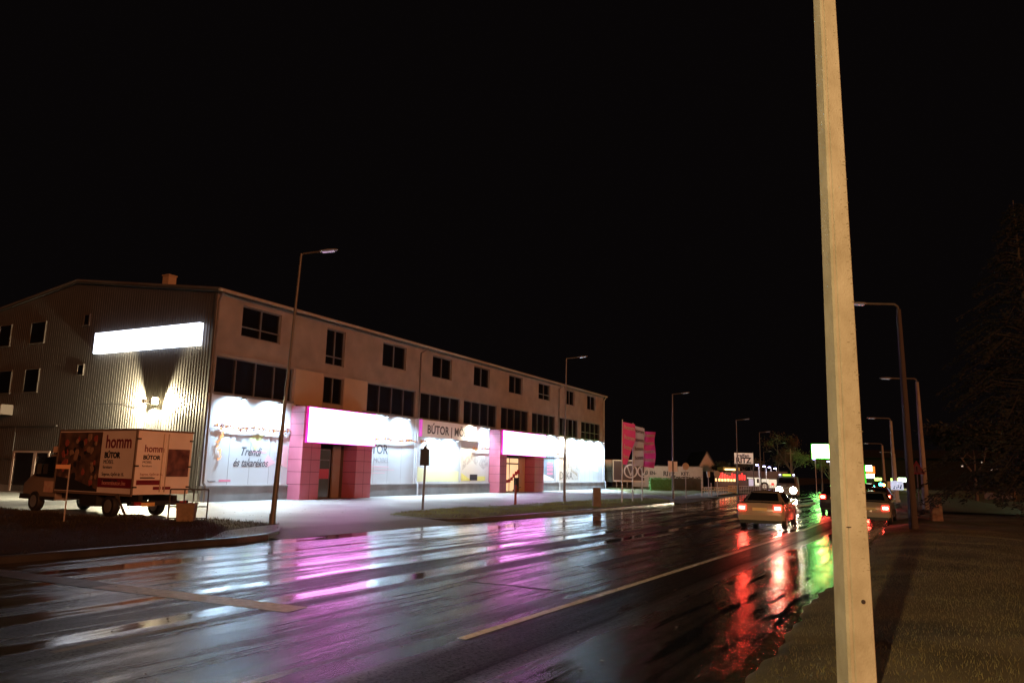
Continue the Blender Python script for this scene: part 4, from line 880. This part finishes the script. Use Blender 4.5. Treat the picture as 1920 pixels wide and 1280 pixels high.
MB().prism([(-1.35, 0), (1.25, 0), (1.25, 3.2), (0, 5.15), (-1.35, 2.9)], 1, 0, 6).build('wall', mat('house_beige', (.42, .34, .28), .8, var=.15), s_)
MB().prism([(0, 5.15), (1.35, 3.05), (1.35, 3.2), (0, 5.35)], 1, -.15, 6.1).prism([(0, 5.15), (-1.45, 2.75), (-1.45, 2.95), (0, 5.35)], 1, -.15, 6.1).build('roof', M_CLAD, s_)
MB().box(-1.0, .9, -.08, -.02, 1.5, 2.0).build('awning', mat('pink_awning', (.5, .15, .15), .6), s_); MB().box(-1.2, -.9, -.03, -.01, 2.3, 2.7).build('window', M_DARKGLASS, s_)
# petrol-station style shop with red lights
s_ = T('petrol_shop', (31.3, 105, 0), R(10), 'low shop with a glowing yellow canopy edge and red lit front', 'shop')
MB().box(-2.6, 2.3, .4, 4, 0, 2.4).build('wall', mat('shop_dark', (.06, .04, .04), .7), s_)
MB().box(-1.6, .9, -.3, 1.5, 2.62, 3.05).build('canopy', mat('canopy_yellow', (.5, .42, .1), .5), s_); MB().box(-1.35, .2, -.34, -.3, 2.66, 2.86).build('light_strip', mat('yellow_strip', (.8, .8, .4), .4, emit=(2.5, 2.2, .9)), s_)
rm = MB(); rr = random.Random(6)
for k in range(11): x = -1.9 + k * .37; rm.box(x, x + .22, .34, .38, 1.35, rr.uniform(1.9, 2.4))
rm.build('red_light', M_RED, s_)
wm = MB()
for k in range(7): x = -2.5 + k * .45; wm.box(x, x + .3, .30, .335, 1.12, 1.4 + .12 * rr.random())
wm.build('warm_light', M_WARM, s_)
# tyre shop with lit front
s_ = T('tyre_shop', (35.3, 108.5, 0), R(5), 'low tyre shop with dark flat roof and cream lit panels', 'shop')
MB().box(-3.1, 4.9, 0, 6, 0, 1.6).build('wall', mat('shop_brown', (.06, .045, .035), .7), s_); MB().box(-3.3, 5.0, -.3, 6, 1.6, 2.65).build('roof', mat('shop_roof', (.09, .06, .04), .7), s_)
MB().box(-3.2, 1.0, -.33, -.302, 1.55, 1.72).build('light_strip', mat('cream_strip', (.6, .6, .5), .5, emit=(.42, .42, .32)), s_)
MB().box(-.75, -.05, -.05, -.01, .45, 1.5).build('window', mat('lilac_lit', (.5, .5, .6), .5, emit=(.25, .26, .34)), s_)
MB().box(.2, 1.0, -.08, -.01, .5, 1.7).build('door_frame', mat('cream_lit', (.6, .6, .5), .5, emit=(.7, .68, .5)), s_); MB().box(.42, .75, -.1, -.085, .95, 1.6).build('door', M_BLACK, s_)
MB().box(1.15, 2.3, -.06, -.01, .3, 1.55).box(2.35, 3.4, -.06, -.01, .3, 1.5).build('lit_panel', mat('cream_lit2', (.6, .6, .5), .5, emit=(.62, .62, .46)), s_); MB().box(2.6, 3.0, -.09, -.07, .7, 1.0).build('red_light', M_RED, s_)
# tyre shop sign on posts
s_ = T('tyre_sign', (26.6, 85, 0), R(6), 'pale rectangular sign board with two lines of black lettering on two posts', 'sign')
MB().tube((-.85, .05, 0), (-.85, .05, 3.3), .05, .05, 8).tube((1.15, .05, 0), (1.15, .05, 4.6), .05, .05, 8).build('post', M_STEEL, s_)
bd = MB().box(-1.1, 1.1, -.06, 0, 3.28, 4.5).build('board', mat('board_pale', (.7, .7, .65), .6), s_)
text('reifen', .55, M_INK, bd, (-.75, -.07, 4.02), FX, sx=1.1, bold=.02); text('RITZ', .85, M_BLACK, bd, (-.95, -.07, 3.38), FX, sx=1.0, bold=.035)
# giant tyre
s_ = T('display_wheel', (34.0, 100, 0), R(8), 'large upright display wheel with a dark tyre in front of the cream panels', 'wheel')
MB().ring((0, 0, .6), 'y', .38, .58, .2).build('tyre', M_RUBBER, s_); mb = MB(); mb.ring((0, .05, .6), 'y', .3, .39, .1); 
for k in range(5): mb.path([(0, .1, .6), (.34 * math.cos(k * 1.257 + .3), .1, .6 + .34 * math.sin(k * 1.257 + .3))], .05)
mb.build('rim', mat('wheel_pale', (.4, .38, .34), .5), s_)
# forecourt lamps
for i, (x, y, h, lb) in enumerate(((33.1, 100, 3.45, 'largest and leftmost of the row of bluish forecourt lamps'), (35.75, 105, 3.35, 'second from left in the row of bluish forecourt lamps'), (38.2, 110, 3.3, 'third from left in the row of bluish forecourt lamps'), (40.8, 115, 3.2, 'rightmost of the row of bluish forecourt lamps, above the van'))):
    s_ = T('forecourt_lamp', (x, y, 0), R(20), lb, 'lamp', 'bright bluish lamps of the forecourts')
    MB().tube((.25, 0, 0), (.25, 0, h - .15), .05, .04, 8).build('post', mat('lamp_post_pale', (.5, .45, .42), .5), s_); MB().loft([[(-.28 + a, b2 * .14, h - c * .12) for a, b2 in ((0, 0), (.12, -1), (.34, -1), (.44, 0), (.34, 1), (.12, 1))] for c in (0, 1)]).build('lamp_head', M_BLUEW, s_)
for x, y, h, lb in ((42.3, 104, 4.5, 'small bluish lamp on a pole under the left corner of the green light box'), (42.6, 100, 4.1, 'small bluish lamp on a pole under the right corner of the green light box')):
    s_ = T('forecourt_lamp', (x, y, 0), R(20), lb, 'lamp', 'bright bluish lamps of the forecourts')
    MB().tube((.25, 0, 0), (.25, 0, h - .1), .045, .04, 8).build('post', mat('lamp_post_pale'), s_); MB().loft([[(-.2 + a, b2 * .14, h - c * .12) for a, b2 in ((0, 0), (.12, -1), (.3, -1), (.4, 0), (.3, 1), (.12, 1))] for c in (0, 1)]).build('lamp_head', M_BLUEW, s_)
# fences and railings
def railing(loc, rz, L_, h, m, label, n_=14, rails=(0., 1.), cat='fence'):
    s_ = T('railing', loc, rz, label, cat); mb = MB()
    for k in range(n_ + 1): mb.tube((L_ * k / n_, 0, 0), (L_ * k / n_, 0, h), .022, .022, 6)
    mb.build('balusters', m, s_); mb = MB()
    for u in rails: mb.tube((0, 0, h * u), (L_, 0, h * u), .03, .03, 6)
    mb.build('rail', m, s_); return s_
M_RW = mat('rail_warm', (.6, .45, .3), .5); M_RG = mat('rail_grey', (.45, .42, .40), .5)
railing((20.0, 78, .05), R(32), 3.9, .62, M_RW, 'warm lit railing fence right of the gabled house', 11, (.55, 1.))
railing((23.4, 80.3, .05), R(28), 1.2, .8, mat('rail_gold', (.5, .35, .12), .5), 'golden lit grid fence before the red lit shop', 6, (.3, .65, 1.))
railing((25.0, 84.0, .0), R(10), 3.3, .85, M_RG, 'pale grey railing under the tyre sign', 16, (.1, .95))
railing((29.5, 90, .0), R(15), 3.4, .9, M_RG, 'pale grey railing left of the display wheel', 14, (.1, .95))
kb = MB(); 
for k in range(14):
    u = k / 14; kb.box(k * .32, k * .32 + .3, 0, .12, 0 + .008 * k, .10 + .008 * k)
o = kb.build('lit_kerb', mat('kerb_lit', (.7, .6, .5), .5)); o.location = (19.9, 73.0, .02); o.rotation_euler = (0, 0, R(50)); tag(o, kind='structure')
# parked cars behind hedge: dark
# ------------------------------------------------------------------ right far side: green pylon, price sign, canopies, traffic light
s_ = T('green_sign', (45.8, 110, 0), R(-22), 'tall pylon with a large glowing green and white light box', 'sign')
MB().tube((0, .2, 0), (0, .2, 4.8), .12, .1, 10).build('pole', M_STEEL, s_); gx = MB().box(-1.15, 1.15, 0, .4, 4.74, 6.7).build('light_box', M_GREEN, s_)
MB().box(-1.28, 1.28, .03, .37, 6.7, 6.82).box(-1.28, 1.28, .03, .37, 4.62, 4.74).box(-1.28, -1.15, .03, .37, 4.74, 6.7).box(1.15, 1.28, .03, .37, 4.74, 6.7).build('frame', M_GREENEDGE, gx)
s_ = T('price_sign', (62.6, 130, 0), R(-25), 'green edged price pylon with white and orange light panels right of the foreground pole', 'sign')
MB().box(-.95, -.7, 0, .3, 0, 4.2).build('green_edge', M_GREENEDGE, s_); MB().box(-.68, .3, 0, .3, 3.15, 4.15).box(-.68, .6, 0, .3, 2.0, 2.7).build('white_panel', mat('price_white', (.8, .8, .8), .4, emit=(6, 7, 5)), s_); MB().box(-.6, .75, .02, .28, 2.75, 3.1).box(.35, .75, .02, .28, 3.15, 4.0).build('orange_panel', mat('price_orange', (.6, .2, .05), .4, emit=(1.5, .28, .03)), s_); MB().box(-.68, .6, .1, .25, 0, 2.0).build('base', M_PLASTIC, s_)
s_ = T('fuel_canopy', (73.9, 150, 0), R(-25), 'small distant canopy with a lime green lit edge, beside the traffic light', 'canopy')
MB().box(-1.2, .5, 0, 3, 1.5, 2.1).build('canopy_edge', mat('lime_glow', (.5, .8, .2), .4, emit=(1.8, 3.2, .5)), s_); MB().tube((-.9, 1, 0), (-.9, 1, 1.5), .1, .1).tube((.2, 1, 0), (.2, 1, 1.5), .1, .1).build('column', M_STEEL, s_)
s_ = T('fuel_canopy', (63.0, 120, 0), R(-25), 'white lit fuel canopy behind the map board, with green tinged edge', 'canopy')
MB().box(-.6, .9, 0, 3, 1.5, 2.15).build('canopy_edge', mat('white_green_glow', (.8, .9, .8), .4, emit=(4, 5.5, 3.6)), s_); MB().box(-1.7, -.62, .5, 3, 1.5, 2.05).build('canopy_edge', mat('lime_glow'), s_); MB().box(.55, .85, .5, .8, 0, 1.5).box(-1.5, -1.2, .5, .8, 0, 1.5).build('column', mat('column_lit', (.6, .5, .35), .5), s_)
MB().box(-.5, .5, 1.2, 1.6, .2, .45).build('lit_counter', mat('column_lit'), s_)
o = MB().box(-.45, .45, 0, .2, .0, .85).box(-.45, -.4, .05, .15, -.75, 0).box(.4, .45, .05, .15, -.75, 0).build('notice_board', mat('yellow_cream_board', (.6, .6, .4), .5)); o.location = (50.8, 100, .75); tag(o, 'cream notice board left of the pale blue map board', 'sign')
s_ = T('traffic_light', (37.2, 75, 0), R(-25), 'traffic light glowing cyan green and orange beyond the cars', 'traffic light')
MB().tube((.02, .15, 0), (.02, .15, 1.8), .05, .05, 8).build('pole', M_STEEL, s_); MB().box(-.3, .35, .02, .14, 1.02, 1.75).build('housing', M_PLASTIC, s_)
MB().disc((-.12, 0, 1.38), .16, (0, 1, 0), 20, th=.05).build('green_lamp', mat('cyan_lamp', (.1, .8, .7), .3, emit=(.8, 16, 13)), s_); MB().disc((.17, .0, 1.32), .14, (0, 1, 0), 20, th=.05).build('amber_lamp', mat('amber_lamp', (.9, .6, .2), .3, emit=(18, 8, 1.5)), s_)
for i, (x, y, r__, lb) in enumerate(((54.5, 110, 2.6, 'left one of two white painted posts near the fuel canopy'), (56.2, 110.5, 2.4, 'right one of two white painted posts near the fuel canopy'))):
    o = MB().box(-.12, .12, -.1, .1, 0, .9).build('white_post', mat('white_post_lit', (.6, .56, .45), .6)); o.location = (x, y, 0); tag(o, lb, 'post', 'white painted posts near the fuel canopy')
# green light thrown on grass by the station
spot('station_light', (45.0, 66.0, 5.5), (-.8, -.4, -.5), 110, (.55, 1.0, .5), 130, .8, .2)
# distant small lit windows of a building among the dark trees on the right
s_ = T('distant_house', (88, 150, 0), R(-30), 'unlit distant house on the right with a few tiny lit windows', 'house')
MB().box(-20, 9, 0, 8, 0, 6.2).build('wall', mat('night_wall', (.003, .003, .003), .9), s_); MB().prism([(-1, 6.2), (9, 6.2), (4, 8)], 0, -20.4, 9.4).build('roof', mat('night_roof', (.003, .003, .003), .9), s_)
for x, z, ww in ((2.2, 4.6, .35), (5.6, 5.4, .2), (7.1, 4.0, .25), (7.9, 4.2, .3), (-13, 1.9, .22)): MB().box(x, x + ww, -.04, -.01, z, z + .28).build('window', mat('tiny_lit_window', (.7, .6, .5), .4, emit=(.55, .42, .34)), s_)

# the forecourts' own lamps, plus added fill spots brightening the yard walls
for nm, loc, e_, c_, r_ in (('forecourt_light', (33.0, 98.6, 3.1), 260, (.9, .9, 1), .1), ('forecourt_light', (35.7, 103.6, 3.0), 260, (.9, .9, 1), .1), ('forecourt_light', (38.1, 108.6, 3.0), 260, (.9, .9, 1), .1), ('forecourt_light', (40.7, 113.6, 2.9), 200, (.9, .9, 1), .1),
                            ('shop_light', (31.0, 103.6, 2.3), 160, (1, .55, .25), .2), ('shop_light', (23.5, 76.6, 1.9), 60, (1, .55, .22), .1), ('shop_light', (20.5, 74.8, 1.6), 40, (1, .55, .25), .1), ('yard_fill', (19.5, 94.5, 4.2), 420, (1, .9, .72), .2), ('yard_fill', (27.0, 81.0, 5.5), 300, (1, .9, .8), .2),
                            ('yard_fill', (13.2, 88.2, 4.5), 200, (1, .9, .7), .2), ('yard_fill', (54.0, 100.0, 3.5), 420, (1, .9, .65), .2)):
    spot(nm, loc, (.15, .8, -.55), e_, c_, 125, .6, r_)
# ------------------------------------------------------------------ cars
def car(loc, rz, st, paint, label, glassy, tail='sedan', group='cars on the wet road', plate=True, lights='rear', rear_z=.78, xw=None):
    """st: stations (y from rear, z_bottom, z_belt, z_top, half width belt, half width top); glassy = (i_rear, i_roof_rear, i_roof_front, i_ws)"""
    c = T('car', loc, rz, label, 'car', group); mb = MB(); rings = []
    for y, zb, zl, zt, wb, wt in st:
        zm = zb + (zl - zb) * .45
        half = [(wb * .90, zb), (wb * .985, zb + .06), (wb * 1.02, zm), (wb * .985, zl - .03), (wb * .94, zl), (wt, zt - .05 if zt - zl > .1 else zt - .01), (wt * .72, zt - .005), (0, zt + .012)]
        ring = [(x, y, z) for x, z in half] + [(-x, y, z) for x, z in half[-2::-1]]
        rings.append(ring)
    mb.loft(rings); body = mb.build('body', paint, c, smooth=True)
    i0, i1, i2, i3 = glassy
    def lerp(a, b_, u): return Vector(a) * (1 - u) + Vector(b_) * u
    def off(v, n_): return Vector(v) + Vector(n_) * .012
    a0, a1 = st[i0], st[i1]
    q_ = [(-a0[5] * .9, a0[0], a0[3]), (a0[5] * .9, a0[0], a0[3]), (a1[5] * .84, a1[0], a1[3]), (-a1[5] * .84, a1[0], a1[3])]
    n_ = Vector((0, -1, .5)); Q = [off(lerp(q_[0], q_[3], .06), n_), off(lerp(q_[1], q_[2], .06), n_), off(lerp(q_[1], q_[2], .9), n_), off(lerp(q_[0], q_[3], .9), n_)]
    MB().quad(*[Q[0], Q[1], Q[2] + Vector((0, 0, .01)), Q[3] + Vector((0, 0, .01))]).build('rear_window', M_CARGLASS, c)
    a0, a1 = st[i3], st[i2]
    q_ = [(-a0[5] * .9, a0[0], a0[3]), (a0[5] * .9, a0[0], a0[3]), (a1[5] * .84, a1[0], a1[3]), (-a1[5] * .84, a1[0], a1[3])]
    MB().quad(*[off(lerp(q_[0], q_[3], .05), (0, 1, 1.2)), off(lerp(q_[1], q_[2], .05), (0, 1, 1.2)), off(lerp(q_[1], q_[2], .93), (0, 1, 1.2)), off(lerp(q_[0], q_[3], .93), (0, 1, 1.2))]).build('windscreen', M_CARGLASS, c)
    for sgn in (-1, 1):
        rng = list(range(i0, i3 + 1)); bot = []; top = []
        for k in rng:
            y, zb, zl, zt, wb, wt = st[k]; pb = Vector((sgn * (wb * .94), y, zl)); pt = Vector((sgn * wt, y, zt - .05 if zt - zl > .1 else zt - .01))
            u0, u1 = (.08, .9) if zt - zl > .12 else (.3, .7)
            bot.append(lerp(pb, pt, u0) + Vector((sgn * .012, 0, .0))); top.append(lerp(pb, pt, u1) + Vector((sgn * .012, 0, 0)))
        g_ = MB(); m_ = len(bot); g_.add(bot + top, [(k, k + 1, m_ + k + 1, m_ + k) for k in range(m_ - 1)]); g_.build('side_window', M_CARGLASS, c)
    L_ = st[-1][0]; hw = st[2][4]
    for y in (L_ * .19, L_ * .81):
        for sgn in (-1, 1): wheel(c, sgn * (hw - .09), y, .31, .31, .19, 'x')
    MB().box(-hw * .93, hw * .93, -.05, .1, .34, .52).build('bumper', paint, c); MB().box(-hw * .88, hw * .88, -.02, .2, .22, .335).build('underside', M_PLASTIC, c)
    if lights == 'rear':
        for sgn in (-1, 1):
            x0 = sgn * hw * .93; x1 = sgn * hw * .60; a, b2 = min(x0, x1), max(x0, x1)
            t_ = MB().box(a, b2, -.03, .14, rear_z - .1, rear_z + .1).build('taillight', M_TAIL, c); mx = (a + b2) / 2
            MB().box(mx - .09, mx + .09, -.045, -.031, rear_z - .04, rear_z + .04).build('bulb', M_TAILHOT, t_)
        if plate: MB().box(-.26, .26, -.042, -.02, rear_z - .1, rear_z + .01).build('number_plate', M_PLATE, c)
        for sgn in (-1, 1):
            x = sgn * (hw + .08); MB().box(min(x, x - sgn * .14), max(x, x - sgn * .14), L_ * .66, L_ * .66 + .1, .93, 1.05).build('mirror', paint, c)
    return c
SED = [(0.0, .42, .80, .82, .76, .64), (.07, .30, .93, .955, .81, .70), (.40, .26, .955, .985, .83, .70), (.72, .24, .96, 1.0, .84, .66), (1.28, .24, .95, 1.33, .84, .56), (1.6, .24, .94, 1.385, .84, .56), (2.3, .24, .93, 1.39, .84, .56), (2.7, .24, .92, 1.345, .84, .55), (3.28, .24, .90, .98, .83, .66), (3.9, .26, .80, .86, .81, .66), (4.25, .32, .66, .70, .74, .60), (4.35, .40, .55, .58, .66, .52)]
car((9.35, 28.15, 0), R(-27.5), SED, M_WHITECAR, 'white saloon car seen from behind with lit red tail lights, nearest on the road', (3, 4, 7, 8))
HAT = [(0.0, .42, .85, .90, .76, .66), (.06, .30, .98, 1.02, .82, .70), (.16, .26, .99, 1.06, .83, .68), (.55, .24, .98, 1.42, .84, .58), (.9, .24, .97, 1.47, .84, .58), (2.0, .24, .96, 1.48, .84, .58), (2.5, .24, .95, 1.42, .84, .57), (3.15, .24, .93, 1.02, .83, .66), (3.7, .26, .84, .90, .81, .66), (4.0, .34, .66, .70, .72, .58)]
car((17.55, 40.5, 0), R(-30), HAT, M_DARKCAR, 'dark hatchback with lit tail lights, half hidden behind the foreground pole', (2, 3, 6, 7), rear_z=.92)
car((15.35, 32.2, 0), R(-30), SED, M_WHITECAR, 'white saloon car with lit tail lights just right of the foreground pole', (3, 4, 7, 8), rear_z=.72)
c4 = car((23.95, 49.0, 0), R(-29), SED, mat('maroon_paint', (.20, .05, .05), .25, coat=1.), 'reddish car beyond the white saloon at the pole with lit tail lights', (3, 4, 7, 8), rear_z=.8)
car((31.5, 66.5, 0), R(-28), HAT, M_DARKCAR, 'small distant dark car in the queue, left of the traffic light', (2, 3, 6, 7), rear_z=.9)
car((40.0, 84, 0), R(-27), SED, M_DARKCAR, 'most distant queued car with tiny red tail lights', (3, 4, 7, 8), rear_z=.8)
# green neon wash on the dark hatchback roof comes from the pylon itself
# oncoming van
s_ = T('van', (27.2, 73.0, 0), R(-24) + math.pi, 'oncoming van with dazzling headlights and a lime roof sign', 'van')
rings = []
for y, zb, zt, hw in ((0, .3, 1.95, .92), (2.6, .3, 2.0, .95), (3.3, .3, 1.9, .93), (3.75, .3, 1.25, .92), (4.3, .3, 1.1, .9), (4.5, .35, .85, .85)):
    rings.append([(-hw, y, zb), (-hw, y, zt * .6), (-hw * .9, y, zt - .08), (-hw * .75, y, zt), (hw * .75, y, zt), (hw * .9, y, zt - .08), (hw, y, zt * .6), (hw, y, zb)])
MB().loft(rings).build('body', mat('van_paint', (.10, .085, .075), .4), s_, smooth=True)
MB().quad((-.72, 3.72, 1.35), (.72, 3.72, 1.35), (.66, 3.38, 1.86), (-.66, 3.38, 1.86)).build('windscreen', M_CARGLASS, s_)
MB().box(-.36, .36, 2.9, 3.0, 2.02, 2.16).build('roof_sign', mat('lime_sign', (.5, .8, .1), .4, emit=(.9, 1.6, .1)), s_)
for x in (-.6, .6):
    MB().box(x - .08, x + .08, 2.9, 3.0, 2.05, 2.17).build('roof_lamp', mat('roof_lamp_white', (.8, .8, .9), .4, emit=(3.5, 3.5, 5)), s_)
    MB().tube((x, 4.46, .72), (x, 4.53, .72), .30, .27, 16).build('headlight', M_HEAD, s_)
for x in (-.8, .8):
    for y in (.8, 3.6): wheel(s_, x, y, .33, .33, .2, 'x')
for x in (-.6, .6):
    p_ = s_.matrix_basis if False else None
    a = R(-24) + math.pi; lx = 27.2 + x * math.cos(a) - 4.6 * math.sin(a); ly = 73.0 + x * math.sin(a) + 4.6 * math.cos(a)
    spot('headlight_beam', (lx, ly, .7), (-math.sin(a), math.cos(a), -.03), 900, (1, .82, .58), 70, .9, .06)

# ------------------------------------------------------------------ trees
def fir(loc, h, rad, label, m, seed, n_b=150):
    rr = random.Random(seed); t_ = T('fir_tree', loc, 0, label, 'tree')
    MB().path([(0, 0, 0), (.06, .02, h * .5), (0, 0, h)], [.20, .12, .02], 10).build('trunk', mat('bark_dark', (.06, .045, .035), .9), t_, smooth=True)
    cr = MB()
    for k in range(n_b):
        u = (k + rr.random()) / n_b; z = h * (.10 + .89 * u); L_ = rad * (1 - u) ** .75 * rr.uniform(.6, 1.12) + .15; a = rr.uniform(0, 6.283); d = Vector((math.cos(a), math.sin(a), 0))
        p0 = Vector((0, 0, z)); p1 = p0 + d * L_ * .55 + Vector((0, 0, .05 * L_)); p2 = p0 + d * L_ + Vector((0, 0, -.22 * L_)); cr.path([p0, p1, p2], [.03, .02, .006], 5)
        for j in range(int(16 + 26 * L_)):
            s_ = rr.random() ** .7; q = (p0.lerp(p1, s_ * 2) if s_ < .5 else p1.lerp(p2, s_ * 2 - 1)); ww = .34 * L_ * (1.05 - s_) + .05
            side = Vector((-d.y, d.x, 0)) * rr.uniform(-ww, ww); p = q + side + Vector((0, 0, rr.uniform(-.16, .05)))
            a_ = (d * .6 + side.normalized() * .6 if side.length > 0 else d); a_ = (a_ + Vector((rr.gauss(0, .3), rr.gauss(0, .3), -.35))).normalized() * rr.uniform(.09, .2); c_ = a_.orthogonal().normalized() * rr.uniform(.02, .045)
            cr.quad(p, p + a_ * .5 + c_, p + a_, p + a_ * .5 - c_)
    cr.build('crown', m, t_); return t_
M_FIR = mat('fir_needles', (.017, .017, .015), .8, var=.5, vscale=.8)
fir((20.9, 29.5, .15), 13.4, 4.4, 'tall dark fir tree at the right edge behind the verge', M_FIR, 21, 300)
fir((26.5, 35.5, .15), 9.5, 3.3, 'lower dark fir tree left of and behind the tall edge fir', M_FIR, 22, 230)
def bushy(loc, h, rad, label, m, seed, nl=2600, ls=.2, bare=False):
    rr = random.Random(seed); t_ = T('tree', loc, 0, label, 'tree'); tk_ = MB(); tips = []
    def grow(p, d, L_, r_, dep):
        q = p + d * L_; tk_.tube(p, q, r_, r_ * .65, 6, cap=False)
        if dep == 0: tips.append(q); return
        for _ in range(rr.choice((2, 3))):
            nd = (d + Vector((rr.gauss(0, .45), rr.gauss(0, .45), rr.gauss(.05, .25)))).normalized(); grow(q, nd, L_ * rr.uniform(.62, .85), r_ * .62, dep - 1)
    grow(Vector((0, 0, 0)), Vector((0, 0, 1)), h * .3, h * .022, 5 if bare else 4)
    tk_.build('trunk', mat('bark_brown', (.10, .075, .055), .9), t_)
    cr = MB()
    for k in range(nl):
        q = rr.choice(tips) + Vector((rr.gauss(0, rad * .14), rr.gauss(0, rad * .14), rr.gauss(0, rad * .12))); a = Vector((rr.gauss(0, 1), rr.gauss(0, 1), rr.gauss(0, 1))).normalized() * ls * rr.uniform(.5, 1.2); c = a.orthogonal().normalized() * a.length * .5
        cr.quad(q - a, q - c, q + a, q + c)
    cr.build('crown', m, t_); return t_
M_TB = mat('night_leaves_brown', (.10, .075, .04), .8, var=.5, vscale=.6); M_TG = mat('night_leaves_dark', (.045, .05, .03), .8, var=.5, vscale=.6)
bushy((39.5, 104, 0), 7.5, 3., 'brownish tree behind the oncoming van, left of the green light box', M_TB, 31, 2200, .16)
bushy((45.0, 120, 0), 7.0, 3., 'brownish tree directly left of the green light box pylon', M_TB, 32, 2000, .16)
bushy((50.5, 118, 0), 5.0, 2.5, 'low brown tree under the green light box', M_TB, 33, 1600, .14)
bushy((36.8, 116, 0), 5.5, 2.6, 'low brown tree behind the oncoming van, right of the forecourt lamps', M_TB, 34, 1600, .14)
bushy((30.9, 108, 0), 3.8, 1.4, 'small dark round tree between the gabled house and the red lit shop', M_TG, 35, 1500, .12)
bushy((41, 66, .2), 7.0, 3.5, 'dark leafy tree behind the reddish concrete stump', M_TG, 36, 3000, .22)
bushy((47, 70, .2), 7.5, 3.8, 'dark leafy tree right of the reddish stump, below the tiny lit windows', M_TG, 37, 3000, .22)
bushy((44, 56, .2), 5.0, 3.2, 'lower dark leafy tree at the right before the pale wall', M_TG, 38, 2400, .2)
s_ = MB().tube((0, 0, 0), (.05, 0, 5.3), .09, .06, 10).tube((-.45, 0, 4.7), (.5, 0, 4.7), .04, .04, 8).build('utility_pole', mat('pole_brown', (.22, .17, .13), .8)); s_.location = (33.8, 90, 0); tag(s_, 'brown wooden utility pole just right of the oncoming van', 'pole')
s_ = MB().box(-1.1, 1.1, 0, .25, 0, .55).box(-1.15, 1.15, -.03, .28, .55, .6).build('low_wall', mat('pale_low_wall', (.20, .19, .19), .8, var=.3)); s_.location = (45.8, 70.5, .25); s_.rotation_euler = (0, 0, R(-35)); tag(s_, 'pale low wall barely visible in the dark at the far right', 'wall')
